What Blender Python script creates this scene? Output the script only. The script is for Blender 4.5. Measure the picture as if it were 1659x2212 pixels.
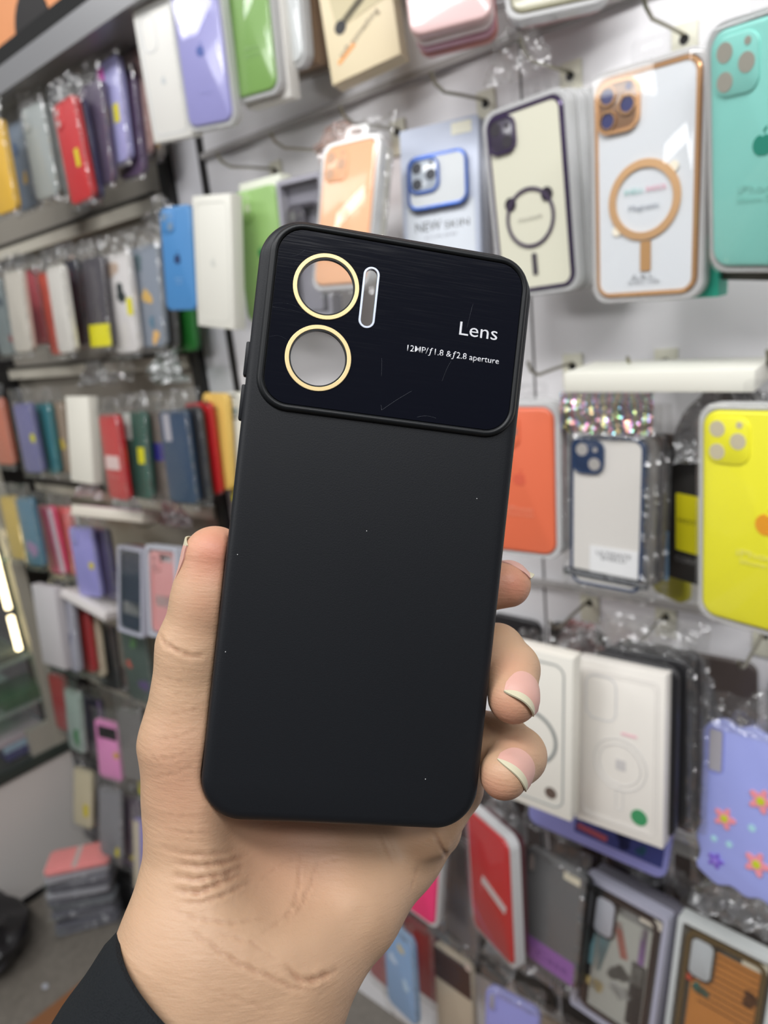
import bpy, bmesh, math, random
import numpy as np
from mathutils import Vector, Matrix, Euler, noise as mnoise

random.seed(7)
S = bpy.context.scene
for o in list(bpy.data.objects):
    bpy.data.objects.remove(o)
C = S.collection

# ------------------------------------------------------------------ camera
F_PX = 1534.0
cam_d = bpy.data.cameras.new('camera')
cam = bpy.data.objects.new('camera', cam_d)
C.objects.link(cam)
cam_d.sensor_fit = 'VERTICAL'
cam_d.sensor_height = 24.0
cam_d.sensor_width = 18.0
cam_d.lens = F_PX / 2212.0 * 24.0
cam_d.clip_start = 0.01
RIGHT = Vector((0.76189, 0.63956, -0.1024))
DOWN = Vector((0.09248, -0.2639, -0.96011))
FWD = Vector((-0.64107, 0.72203, -0.26021))
CAMPOS = Vector((0.0, -0.78, 1.35))
mw = Matrix.Identity(4)
for i in range(3):
    mw[i][0] = RIGHT[i]
    mw[i][1] = -DOWN[i]
    mw[i][2] = -FWD[i]
    mw[i][3] = CAMPOS[i]
cam.matrix_world = mw
cam_d.dof.use_dof = True
cam_d.dof.focus_distance = 0.203
cam_d.dof.aperture_fstop = 7.6
S.camera = cam

# ------------------------------------------------------------------ light and exposure
S.view_settings.view_transform = 'Standard'
S.view_settings.look = 'None'
S.view_settings.gamma = 1.0
S.view_settings.use_curve_mapping = False
S.view_settings.exposure = -0.36
w = bpy.data.worlds.new('shop_ambient')
S.world = w
w.use_nodes = True
# bright ceiling above, dim aisle around and below
_nt = w.node_tree
_tc = _nt.nodes.new('ShaderNodeTexCoord')
_sx = _nt.nodes.new('ShaderNodeSeparateXYZ')
_rp = _nt.nodes.new('ShaderNodeValToRGB')
_mr = _nt.nodes.new('ShaderNodeMapRange')
_mr.inputs['From Min'].default_value = -1.0
_nt.links.new(_tc.outputs['Generated'], _sx.inputs[0])
_nt.links.new(_sx.outputs['Z'], _mr.inputs['Value'])
_nt.links.new(_mr.outputs['Result'], _rp.inputs[0])
_el = _rp.color_ramp.elements
_el[0].position, _el[0].color = 0.0, (0.08, 0.078, 0.075, 1)
_el[1].position, _el[1].color = 1.0, (0.62, 0.63, 0.65, 1)
for _p, _c in ((0.42, (0.10, 0.098, 0.10, 1)), (0.56, (0.12, 0.12, 0.135, 1)), (0.68, (0.38, 0.39, 0.42, 1)), (0.80, (0.55, 0.57, 0.60, 1))):
    _e = _el.new(_p)
    _e.color = _c
_nt.links.new(_rp.outputs[0], _nt.nodes['Background'].inputs[0])
_nt.nodes['Background'].inputs[1].default_value = 0.6


def area(name, loc, target, sx, sy, power, col=(1, 1, 1)):
    d = bpy.data.lights.new(name, 'AREA')
    d.shape = 'RECTANGLE'
    d.size = sx
    d.size_y = sy
    d.energy = power
    d.color = col
    o = bpy.data.objects.new(name, d)
    C.objects.link(o)
    o.location = loc
    o.rotation_euler = (Vector(target) - Vector(loc)).to_track_quat('-Z', 'Y').to_euler()
    return o


# ceiling lamps of the shop aisle (2.7 m ceiling); the far one is added fill
area('ceiling_lamp_front', (0.05, -1.35, 2.65), (-0.2, -0.45, 1.25), 1.7, 0.22, 42)
area('ceiling_lamp_right', (1.3, -1.3, 2.65), (0.0, -0.1, 1.3), 1.2, 0.25, 19)
area('ceiling_lamp_left', (-1.9, -1.2, 2.65), (-1.4, 0.0, 0.9), 1.2, 0.25, 13)
area('fill_lamp_far', (-1.5, -3.4, 2.5), (-0.5, 0.0, 1.2), 1.6, 0.40, 34)  # added frontal fill to brighten the wall, stands in for other aisle lamps

# ------------------------------------------------------------------ materials
def lin(c):
    return tuple(((v / 255.0) / 12.92 if v / 255.0 <= 0.04045 else ((v / 255.0 + 0.055) / 1.055) ** 2.4) for v in c)


MATS = {}


def mat(name, col, rough=0.5, metal=0.0, coat=0.0, bump=0.0, bscale=200.0, emit=0.0, trans=0.0, spec=0.5, vary=0.0, vscale=30.0, sss=0.0):
    """plain procedural material: colour with a little noise, optional bump"""
    key = (name, col, rough, metal, coat, bump, emit, trans, vary)
    if key in MATS:
        return MATS[key]
    m = bpy.data.materials.new(name)
    m.use_nodes = True
    nt = m.node_tree
    b = nt.nodes['Principled BSDF']
    c = lin(col)
    b.inputs['Base Color'].default_value = (*c, 1)
    b.inputs['Roughness'].default_value = rough
    b.inputs['Metallic'].default_value = metal
    b.inputs['Coat Weight'].default_value = coat
    b.inputs['Coat Roughness'].default_value = 0.06
    b.inputs['Specular IOR Level'].default_value = spec
    if sss:
        b.inputs['Subsurface Weight'].default_value = sss
        b.inputs['Subsurface Radius'].default_value = (0.004, 0.002, 0.001)
    if emit:
        b.inputs['Emission Color'].default_value = (*c, 1)
        b.inputs['Emission Strength'].default_value = emit
    tc = nt.nodes.new('ShaderNodeTexCoord')
    nz = nt.nodes.new('ShaderNodeTexNoise')
    nz.inputs['Scale'].default_value = vscale
    nz.inputs['Detail'].default_value = 4
    nt.links.new(tc.outputs['Object'], nz.inputs['Vector'])
    if vary:
        mx = nt.nodes.new('ShaderNodeMix')
        mx.data_type = 'RGBA'
        mx.inputs[6].default_value = (*[x * (1 - vary) for x in c], 1)
        mx.inputs[7].default_value = (*[min(1, x * (1 + vary)) for x in c], 1)
        nt.links.new(nz.outputs['Fac'], mx.inputs[0])
        nt.links.new(mx.outputs[2], b.inputs['Base Color'])
    if bump:
        n2 = nt.nodes.new('ShaderNodeTexNoise')
        n2.inputs['Scale'].default_value = bscale
        n2.inputs['Detail'].default_value = 3
        bp = nt.nodes.new('ShaderNodeBump')
        bp.inputs['Strength'].default_value = bump
        bp.inputs['Distance'].default_value = 0.001
        nt.links.new(tc.outputs['Object'], n2.inputs['Vector'])
        nt.links.new(n2.outputs['Fac'], bp.inputs['Height'])
        nt.links.new(bp.outputs['Normal'], b.inputs['Normal'])
    MATS[key] = m
    return m


def clear_mat(name, tint=(1, 1, 1), rough=0.12, base=0.06, edge=0.5, bump=0.0, bscale=60.0, rainbow=False, haze=0.0):
    """thin clear plastic: see-through with a glossy reflection that grows towards grazing angles"""
    key = ('clear', name)
    if key in MATS:
        return MATS[key]
    m = bpy.data.materials.new(name)
    m.use_nodes = True
    nt = m.node_tree
    nt.nodes.remove(nt.nodes['Principled BSDF'])
    out = nt.nodes['Material Output']
    tr = nt.nodes.new('ShaderNodeBsdfTransparent')
    tr.inputs[0].default_value = (*tint, 1)
    gl = nt.nodes.new('ShaderNodeBsdfGlossy')
    gl.inputs['Color'].default_value = (1, 1, 1, 1)
    gl.inputs['Roughness'].default_value = rough
    mix = nt.nodes.new('ShaderNodeMixShader')
    lw = nt.nodes.new('ShaderNodeLayerWeight')
    lw.inputs['Blend'].default_value = 0.35
    mr = nt.nodes.new('ShaderNodeMapRange')
    mr.inputs['To Min'].default_value = base
    mr.inputs['To Max'].default_value = edge
    lw.inputs['Blend'].default_value = 0.5
    pw_ = nt.nodes.new('ShaderNodeMath')
    pw_.operation = 'POWER'
    pw_.inputs[1].default_value = 3.0
    nt.links.new(lw.outputs['Facing'], pw_.inputs[0])
    nt.links.new(pw_.outputs[0], mr.inputs['Value'])
    nt.links.new(mr.outputs['Result'], mix.inputs[0])
    src = tr.outputs[0]
    if haze:
        df = nt.nodes.new('ShaderNodeBsdfDiffuse')
        df.inputs[0].default_value = (0.8, 0.8, 0.8, 1)
        m2 = nt.nodes.new('ShaderNodeMixShader')
        m2.inputs[0].default_value = haze
        nt.links.new(tr.outputs[0], m2.inputs[1])
        nt.links.new(df.outputs[0], m2.inputs[2])
        src = m2.outputs[0]
    nt.links.new(src, mix.inputs[1])
    nt.links.new(gl.outputs[0], mix.inputs[2])
    nt.links.new(mix.outputs[0], out.inputs['Surface'])
    tc = nt.nodes.new('ShaderNodeTexCoord')
    if bump:
        vo = nt.nodes.new('ShaderNodeTexVoronoi')
        vo.inputs['Scale'].default_value = bscale
        nz = nt.nodes.new('ShaderNodeTexNoise')
        nz.inputs['Scale'].default_value = bscale * 0.5
        nz.inputs['Distortion'].default_value = 2.0
        ad = nt.nodes.new('ShaderNodeMath')
        bp = nt.nodes.new('ShaderNodeBump')
        bp.inputs['Strength'].default_value = bump
        bp.inputs['Distance'].default_value = 0.006
        nt.links.new(tc.outputs['Object'], vo.inputs['Vector'])
        nt.links.new(tc.outputs['Object'], nz.inputs['Vector'])
        nt.links.new(vo.outputs['Distance'], ad.inputs[0])
        nt.links.new(nz.outputs['Fac'], ad.inputs[1])
        nt.links.new(ad.outputs[0], bp.inputs['Height'])
        nt.links.new(bp.outputs['Normal'], gl.inputs['Normal'])
        nt.links.new(bp.outputs['Normal'], lw.inputs['Normal'])
    if rainbow:
        wv = nt.nodes.new('ShaderNodeTexWave')
        wv.inputs['Scale'].default_value = 25
        wv.inputs['Distortion'].default_value = 8
        cr = nt.nodes.new('ShaderNodeHueSaturation')
        cr.inputs['Color'].default_value = (0.4, 0.75, 1.0, 1)
        nt.links.new(tc.outputs['Object'], wv.inputs['Vector'])
        nt.links.new(wv.outputs['Fac'], cr.inputs['Hue'])
        nt.links.new(cr.outputs[0], gl.inputs['Color'])
    MATS[key] = m
    return m


BAG = clear_mat('clear_bag_film', (0.98, 0.98, 0.98), 0.16, 0.02, 0.35, bump=0.22, bscale=45, haze=0.012)
CRINKLE = clear_mat('crinkled_clear_film', (0.93, 0.93, 0.92), 0.14, 0.10, 0.7, bump=1.0, bscale=60, haze=0.05)
HOLO = clear_mat('holographic_foil', (0.6, 0.6, 0.62), 0.12, 0.55, 0.9, bump=1.0, bscale=90, rainbow=True)
BLISTER = clear_mat('clear_blister', (0.98, 0.98, 0.98), 0.06, 0.03, 0.4, haze=0.01)
TRAY = clear_mat('milky_blister_tray', (0.9, 0.9, 0.9), 0.15, 0.08, 0.5, haze=0.62)
GLASS = clear_mat('clear_lens_glass', (0.98, 0.98, 0.98), 0.05, 0.02, 0.4, haze=0.03)


# ------------------------------------------------------------------ geometry helpers
def rr(w, h, r, n=6, cx=0.0, cz=0.0):
    """rounded rectangle outline, counter-clockwise in x,z"""
    r = max(min(r, w / 2 - 1e-5, h / 2 - 1e-5), 1e-5)
    pts = []
    for qx, qz, a0 in ((1, 1, 0), (-1, 1, 90), (-1, -1, 180), (1, -1, 270)):
        for i in range(n + 1):
            a = math.radians(a0 + 90 * i / n)
            pts.append((cx + qx * (w / 2 - r) + r * math.cos(a), cz + qz * (h / 2 - r) + r * math.sin(a)))
    return pts


def circ(cx, cz, r, n=32):
    return [(cx + r * math.cos(2 * math.pi * i / n), cz + r * math.sin(2 * math.pi * i / n)) for i in range(n)]


def loft(bm, loops, cap0=True, cap1=True):
    """loops: list of (outline2d, y). Same point count in each."""
    rows = [[bm.verts.new((x, y, z)) for x, z in pts] for pts, y in loops]
    n = len(rows[0])
    for a, b in zip(rows, rows[1:]):
        for i in range(n):
            bm.faces.new((a[i], a[(i + 1) % n], b[(i + 1) % n], b[i]))
    if cap0:
        bm.faces.new(rows[0])
    if cap1:
        bm.faces.new(rows[-1][::-1])
    return rows


def slab(bm, w, h, r, y0, y1, bev=0.0006, cx=0.0, cz=0.0, n=6):
    """rounded slab, front at y0, back at y1, edges eased"""
    b = min(bev, (y1 - y0) / 2.01)
    f = lambda i: rr(w - 2 * i, h - 2 * i, r - i, n, cx, cz)
    loft(bm, [(f(b), y0), (f(b * 0.3), y0 + b * 0.3), (f(0), y0 + b), (f(0), y1 - b), (f(b * 0.3), y1 - b * 0.3), (f(b), y1)])


def ring(bm, o_out, o_in, y0, y1):
    """flat ring between two outlines with thickness"""
    a = [bm.verts.new((x, y0, z)) for x, z in o_out]
    b = [bm.verts.new((x, y0, z)) for x, z in o_in]
    c = [bm.verts.new((x, y1, z)) for x, z in o_in]
    d = [bm.verts.new((x, y1, z)) for x, z in o_out]
    n = len(a)
    for p, q in ((a, b), (b, c), (c, d), (d, a)):
        for i in range(n):
            bm.faces.new((p[i], p[(i + 1) % n], q[(i + 1) % n], q[i]))


def plate_holes(bm, outer, holes, y0, y1):
    """flat plate with through holes"""
    fr = []
    for y in (y0, y1):
        es = []
        rows = []
        for o in [outer] + holes:
            vs = [bm.verts.new((x, y, z)) for x, z in o]
            rows.append(vs)
            for i in range(len(vs)):
                es.append(bm.edges.new((vs[i], vs[(i + 1) % len(vs)])))
        bmesh.ops.triangle_fill(bm, use_beauty=True, use_dissolve=False, edges=es)
        fr.append(rows)
    for a, b in zip(*fr):
        n = len(a)
        for i in range(n):
            bm.faces.new((a[i], a[(i + 1) % n], b[(i + 1) % n], b[i]))


def box(bm, x0, x1, y0, y1, z0, z1, bev=0.0):
    r = bmesh.ops.create_cube(bm, size=1.0)
    for v in r['verts']:
        v.co = Vector(((x0 + x1) / 2 + v.co.x * (x1 - x0), (y0 + y1) / 2 + v.co.y * (y1 - y0), (z0 + z1) / 2 + v.co.z * (z1 - z0)))
    if bev:
        es = list({e for v in r['verts'] for e in v.link_edges})
        bmesh.ops.bevel(bm, geom=es, offset=bev, segments=2, affect='EDGES', profile=0.5)


def poly(bm, pts, y0, y1):
    """extruded polygon (x,z) outline"""
    a = [bm.verts.new((x, y0, z)) for x, z in pts]
    b = [bm.verts.new((x, y1, z)) for x, z in pts]
    n = len(a)
    for i in range(n):
        bm.faces.new((a[i], a[(i + 1) % n], b[(i + 1) % n], b[i]))
    bm.faces.new(a)
    bm.faces.new(b[::-1])


def tube(bm, pts, r, n=8):
    rows = []
    pts = [Vector(p) for p in pts]
    prev = Vector((0, 0, 1))
    for i, p in enumerate(pts):
        t = (pts[min(i + 1, len(pts) - 1)] - pts[max(i - 1, 0)]).normalized()
        u = t.cross(Vector((1, 0.013, 0.02))).normalized()
        v = t.cross(u)
        rows.append([bm.verts.new(p + u * r * math.cos(2 * math.pi * k / n) + v * r * math.sin(2 * math.pi * k / n)) for k in range(n)])
    for a, b in zip(rows, rows[1:]):
        for i in range(n):
            bm.faces.new((a[i], a[(i + 1) % n], b[(i + 1) % n], b[i]))
    bm.faces.new(rows[0])
    bm.faces.new(rows[-1][::-1])


def obj(name, bm, material, parent=None, smooth=True, loc=None):
    bmesh.ops.recalc_face_normals(bm, faces=bm.faces)
    me = bpy.data.meshes.new(name)
    bm.to_mesh(me)
    bm.free()
    me.materials.append(material)
    if smooth:
        me.polygons.foreach_set('use_smooth', [True] * len(me.polygons))
        try:
            me.set_sharp_from_angle(angle=math.radians(35))
        except Exception:
            pass
    o = bpy.data.objects.new(name, me)
    C.objects.link(o)
    if parent is not None:
        o.parent = parent
    if loc is not None:
        o.location = loc
    return o


def thing(name, label, cat, loc=(0, 0, 0), rot=None, group=None):
    o = bpy.data.objects.new(name, None)
    o.empty_display_size = 0.02
    C.objects.link(o)
    o.location = loc
    if rot is not None:
        o.rotation_euler = Matrix(rot).to_euler()
    o['label'] = label
    o['category'] = cat
    if group:
        o['group'] = group
    return o


def tag(o, label, cat, group=None):
    o['label'] = label
    o['category'] = cat
    if group:
        o['group'] = group
    return o


def struct(o):
    o['kind'] = 'structure'
    return o


def rotm(yaw, pit, rol):
    return Matrix.Rotation(yaw, 3, 'Z') @ Matrix.Rotation(pit, 3, 'X') @ Matrix.Rotation(rol, 3, 'Y')


def text_bm(s, height, width=None, cx=0.0, cz=0.0, depth=0.00008, y=0.0, align='CENTER', shear=0.0, offset=0.0, rot=0.0):
    """lettering as thin raised print in the x,z plane; cx,cz = baseline anchor, height = cap height"""
    cu = bpy.data.curves.new('lettering', 'FONT')
    cu.body = s
    cu.size = 1.0
    cu.extrude = 0.0
    cu.shear = shear
    cu.offset = offset
    cu.resolution_u = 3
    to = bpy.data.objects.new('lettering', cu)
    C.objects.link(to)
    dg = bpy.context.evaluated_depsgraph_get()
    me = bpy.data.meshes.new_from_object(to.evaluated_get(dg))
    bpy.data.objects.remove(to)
    bpy.data.curves.remove(cu)
    bm = bmesh.new()
    bm.from_mesh(me)
    bpy.data.meshes.remove(me)
    xs = [v.co.x for v in bm.verts]
    k = height / 0.729
    x0, x1 = min(xs), max(xs)
    kx = k if width is None else width / (x1 - x0)
    ax = {'CENTER': (x0 + x1) / 2, 'LEFT': x0, 'RIGHT': x1}[align]
    ca, sa = math.cos(rot), math.sin(rot)
    for v in bm.verts:
        X, Z = (v.co.x - ax) * kx, v.co.y * k
        v.co = Vector((cx + X * ca - Z * sa, y, cz + X * sa + Z * ca))
    r = bmesh.ops.extrude_face_region(bm, geom=list(bm.faces))
    for e in r['geom']:
        if isinstance(e, bmesh.types.BMVert):
            e.co.y -= depth
    return bm


def join_bm(a, b):
    me = bpy.data.meshes.new('tmp')
    b.to_mesh(me)
    b.free()
    a.from_mesh(me)
    bpy.data.meshes.remove(me)
    return a


APPLE = []
for i in range(48):
    a = math.pi / 2 + 2 * math.pi * i / 48
    x, z = math.cos(a), math.sin(a)
    r = 0.5 * (1 + 0.06 * math.cos(2 * a)) - 0.11 * math.exp(-((a - math.pi / 2) % (2 * math.pi) if (a - math.pi / 2) % (2 * math.pi) < math.pi else (a - math.pi / 2) % (2 * math.pi) - 2 * math.pi) ** 2 / 0.05) - 0.04 * math.exp(-(((a - 1.5 * math.pi) % (2 * math.pi) + math.pi) % (2 * math.pi) - math.pi) ** 2 / 0.05)
    px, pz = x * r * 0.98, z * r
    d = math.hypot(px - 0.62, pz - 0.08)
    if d < 0.24:
        px, pz = 0.62 + (px - 0.62) / d * 0.24, 0.08 + (pz - 0.08) / d * 0.24
    APPLE.append((px, pz))


def fruit_logo(bm, cx, cz, s, y0, y1):
    poly(bm, [(cx + x * s, cz + z * s) for x, z in APPLE], y0, y1)
    leaf = [(0.02, 0.52), (0.04, 0.66), (0.13, 0.76), (0.22, 0.78), (0.2, 0.66), (0.12, 0.56)]
    poly(bm, [(cx + x * s, cz + z * s) for x, z in leaf], y0, y1)

# ------------------------------------------------------------------ the shop wall, floor and cabinet
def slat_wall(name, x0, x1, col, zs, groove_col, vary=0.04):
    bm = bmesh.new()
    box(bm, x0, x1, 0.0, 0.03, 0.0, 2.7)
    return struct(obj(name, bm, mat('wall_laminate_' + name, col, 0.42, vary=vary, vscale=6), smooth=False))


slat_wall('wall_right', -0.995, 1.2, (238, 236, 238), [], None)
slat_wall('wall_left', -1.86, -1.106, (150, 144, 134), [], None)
bm = bmesh.new()
box(bm, -1.106, -0.995, 0.0, 0.03, 0, 2.7)
struct(obj('wall_middle', bm, mat('wall_laminate_mid', (226, 225, 230), 0.42, vary=0.04, vscale=6), smooth=False))
n_trim = 0


def trim(x0, x1, y0, y1, z0, z1, col, rough=0.4, metal=0.0):
    global n_trim
    n_trim += 1
    bm = bmesh.new()
    box(bm, x0, x1, y0, y1, z0, z1, 0.0005)
    return struct(obj('trim_%d' % n_trim, bm, mat('trim_' + str(col), col, rough, metal), smooth=False))


# vertical slotted uprights and panel seams
trim(-1.104, -1.078, -0.014, 0.001, 0.0, 2.6, (24, 22, 22))
trim(-1.004, -0.990, -0.004, 0.001, 0.0, 2.6, (22, 20, 20))
trim(-0.4285, -0.4255, -0.0006, 0.001, 0.0, 2.6, (70, 66, 66))
trim(0.145, 0.148, -0.0006, 0.001, 0.0, 2.6, (70, 66, 66))
trim(-1.885, -1.855, -0.135, 0.03, 0.0, 2.3, (30, 29, 30))
# horizontal shelf lips of the left bay
for z in (1.578, 1.312, 1.03, 0.74, 0.50):
    trim(-1.855, -1.106, -0.020, 0.0, z - 0.010, z + 0.014, (200, 194, 180))
    trim(-1.855, -1.12, -0.024, 0.0, z + 0.014, z + 0.020, (60, 57, 53))
# thin rails the hooks clip on to, right bay
for z in (1.626, 1.0):
    trim(-0.99, -0.20, -0.010, 0.0, z - 0.004, z + 0.004, (176, 172, 170))
trim(-0.99, 0.9, -0.014, 0.0, 0.668, 0.690, (168, 165, 160))

bm = bmesh.new()
box(bm, -3.2, 1.2, -2.2, 0.03, -0.03, 0.0)
fl = struct(obj('floor', bm, mat('speckled_floor_tiles', (112, 106, 98), 0.35, vary=0.35, vscale=60), smooth=False))
trim(-1.43, -0.2, -1.6, -0.33, 0.0, 0.004, (128, 84, 52), 0.5)
# overhead fascia with grey channel and black board
trim(-2.2, 1.2, -0.13, 0.0, 1.790, 1.828, (150, 150, 152), 0.35, 0.3)
trim(-2.2, 1.2, -0.13, 0.0, 1.828, 1.853, (10, 10, 10), 0.8)

# lit picture panel above the fascia (warm portrait poster)
sg = thing('poster_panel', 'warm orange picture panel with a dark rounded shape, above the black board', 'poster', (-1.5, -0.11, 1.853))
bm = bmesh.new()
box(bm, -0.5, 1.2, 0.0, 0.02, 0.0, 0.35)
obj('panel_board', bm, mat('poster_print', (226, 150, 98), 0.5, vary=0.25, vscale=5), sg, smooth=False)
bm = bmesh.new()
pts = circ(0.265, 0.0, 0.06, 28)
poly(bm, [(x, max(z, 0.001)) for x, z in pts], -0.002, 0.0)
obj('dark_shape', bm, mat('poster_dark_ink', (26, 22, 22), 0.6), sg, smooth=False)

# glass display cabinet that closes off the left end
cb = thing('display_cabinet', 'glass display cabinet with grey base and warm light strips at the left end', 'cabinet', (-1.78, -0.12, 0.0))
bm = bmesh.new()
box(bm, -0.55, 0.0, -1.5, 0.0, 0.02, 0.345)
obj('base_panel', bm, mat('cabinet_laminate', (214, 209, 205), 0.45, vary=0.05, vscale=4), cb, smooth=False)
bm = bmesh.new()
box(bm, -0.55, 0.004, -1.5, 0.0, 0.0, 0.02)
obj('plinth', bm, mat('cabinet_black', (22, 21, 22), 0.4), cb, smooth=False)
bm = bmesh.new()
box(bm, -0.55, 0.006, -1.5, 0.0, 0.345, 0.372)
obj('edge_trim', bm, mat('cabinet_trim', (52, 60, 56), 0.3), cb, smooth=False)
bm = bmesh.new()
box(bm, -0.03, 0.0, -0.03, 0.0, 0.372, 1.35)
box(bm, -0.03, -0.002, -0.09, -0.03, 0.372, 0.44)
obj('corner_post', bm, mat('cabinet_post', (168, 164, 152), 0.35), cb, smooth=False)
bm = bmesh.new()
box(bm, -0.004, 0.0, -1.5, -0.03, 0.372, 1.35)
obj('glass_pane', bm, GLASS, cb, smooth=False)
for z in (0.50, 0.625, 0.88):
    bm = bmesh.new()
    box(bm, -0.5, -0.01, -1.5, -0.03, z, z + 0.008)
    obj('glass_shelf', bm, clear_mat('green_glass_edge', (0.55, 0.85, 0.65), 0.05, 0.1, 0.7, haze=0.25), cb, smooth=False)
for y0, y1, z0, z1 in ((-0.062, -0.050, 0.655, 0.745), (-0.062, -0.050, 0.765, 0.96)):
    bm = bmesh.new()
    box(bm, -0.016, -0.006, y0, y1, z0, z1)
    obj('light_strip', bm, mat('warm_led', (255, 236, 190), 0.5, emit=7.0), cb, smooth=False)
bm = bmesh.new()
box(bm, -0.52, -0.5, -1.5, -0.0, 0.372, 1.35)
obj('back_panel', bm, mat('cabinet_back', (196, 190, 172), 0.4), cb, smooth=False)

# stock inside the cabinet
for i, (y, z, w_, h_, d_, c, nm, lb) in enumerate([
    (-0.20, 0.380, 0.16, 0.022, 0.13, (60, 62, 110), 'case_package', 'dark blue flat package lying in the bottom of the glass cabinet'),
    (-0.205, 0.403, 0.12, 0.018, 0.12, (150, 178, 196), 'case_package', 'pale blue flat package lying on the dark blue one in the cabinet'),
    (-0.22, 0.422, 0.15, 0.016, 0.12, (182, 170, 176), 'case_package', 'pale pink-grey flat package topmost in the cabinet bottom pile'),
    (-0.17, 0.509, 0.12, 0.03, 0.14, (52, 92, 58), 'case_package', 'dark green package lying on the lower glass shelf of the cabinet'),
    (-0.24, 0.634, 0.13, 0.02, 0.14, (92, 98, 88), 'case_package', 'grey-green package on the middle glass shelf of the cabinet')]):
    bm = bmesh.new()
    box(bm, -w_, 0, -d_ / 2, d_ / 2, 0, h_, 0.002)
    o = obj(nm, bm, mat('stock_card', c, 0.4, vary=0.2, vscale=60), loc=(-1.80, y, z))
    tag(o, lb, 'package')

# pile of cases on the floor
px_, py_ = -1.585, -0.235
for i in range(11):
    t = thing('phone_case', '', 'phone case', (px_ + random.uniform(-0.006, 0.006), py_ + random.uniform(-0.006, 0.006), 0.001 + i * 0.0165),
              Matrix.Rotation(math.radians(-38 + random.uniform(-7, 7)), 3, 'Z') @ Matrix.Rotation(math.radians(-90), 3, 'X'))
    last = i == 10
    if last:
        t['label'] = 'pink phone case lying on top of the floor stack beside the cabinet base'
    else:
        t['label'] = 'grey bagged phone case in the floor stack, %s' % ('lowest, lying on the floor', 'second from the floor', 'third from the floor', 'fourth from the floor', 'fifth from the floor', 'sixth from the floor', 'seventh from the floor', 'third below the pink case', 'second below the pink case', 'directly under the pink case')[i]
    t['group'] = 'bagged cases stacked on the floor'
    bm = bmesh.new()
    slab(bm, 0.078, 0.15, 0.011, -0.0145, -0.003, 0.002)
    obj('case_body', bm, mat('case_plastic', (232, 140, 138) if last else random.choice([(120, 120, 128), (92, 92, 100), (150, 150, 156), (105, 108, 112)]), 0.4, vary=0.05), t)
    bm = bmesh.new()
    for s in (-1,):
        g = [[bm.verts.new(((-1 + 2 * a / 8) * 0.047, -0.0158 + 0.0022 * mnoise.noise(Vector((a * 0.9, b * 0.9, i))) + (0.006 if abs(a - 4) == 4 or abs(b - 6) == 6 else 0), (-1 + 2 * b / 12) * 0.085)) for a in range(9)] for b in range(13)]
        for r0, r1 in zip(g, g[1:]):
            for a in range(8):
                bm.faces.new((r0[a], r0[a + 1], r1[a + 1], r1[a]))
    obj('plastic_bag', bm, BAG, t)
    if last:
        bm = bmesh.new()
        poly(bm, rr(0.074, 0.012, 0.001, 2, 0, -0.005), -0.0150, -0.0142)
        obj('paper_band', bm, mat('printed_card', (190, 176, 172), 0.5), t)
# black carton and black bag on the floor
bm = bmesh.new()
box(bm, -0.075, 0.075, -0.05, 0.05, 0, 0.10, 0.003)
o = obj('carton', bm, mat('black_card', (16, 16, 17), 0.5), loc=(-1.50, -0.12, 0.0))
o.rotation_euler = (0, 0, 0.2)
tag(o, 'black carton on the floor right of the grey case stack', 'carton')
bm = bmesh.new()
bmesh.ops.create_icosphere(bm, subdivisions=4, radius=1.0)
for v in bm.verts:
    n = mnoise.noise(v.co * 1.6) * 0.22 + mnoise.noise(v.co * 4.5) * 0.08
    v.co = Vector((v.co.x * 0.13 * (1 + n), v.co.y * 0.10 * (1 + n), max(0.0, (v.co.z * 0.5 + 0.48) * 0.12 * (1 + n))))
o = obj('bin_bag', bm, mat('black_film', (30, 29, 31), 0.3), loc=(-1.69, -0.45, 0.0))
tag(o, 'crumpled black plastic bag on the speckled floor by the cabinet', 'bag')
for i, (x, y, c, lb) in enumerate([(-1.37, -0.245, (150, 84, 52), 'small rust brown packet on the floor near the black carton'), (-1.33, -0.22, (205, 205, 208), 'small crumpled silver wrapper on the floor near the black carton'), (-1.49, -0.40, (170, 172, 180), 'tiny pale scrap of plastic lying on the speckled floor')]):
    bm = bmesh.new()
    bmesh.ops.create_icosphere(bm, subdivisions=3, radius=1.0)
    sc = (0.035, 0.022, 0.012) if i < 2 else (0.008, 0.006, 0.003)
    for v in bm.verts:
        n = mnoise.noise(v.co * 2.6 + Vector((i * 7, 0, 0))) * 0.35
        v.co = Vector((v.co.x * sc[0] * (1 + n), v.co.y * sc[1] * (1 + n), max(0, (v.co.z + 0.9) * sc[2] * (1 + n))))
    o = obj('wrapper' if i else 'packet', bm, mat('wrapper_film', c, 0.25), loc=(x, y, 0.0))
    tag(o, lb, 'wrapper' if i else 'packet')

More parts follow.
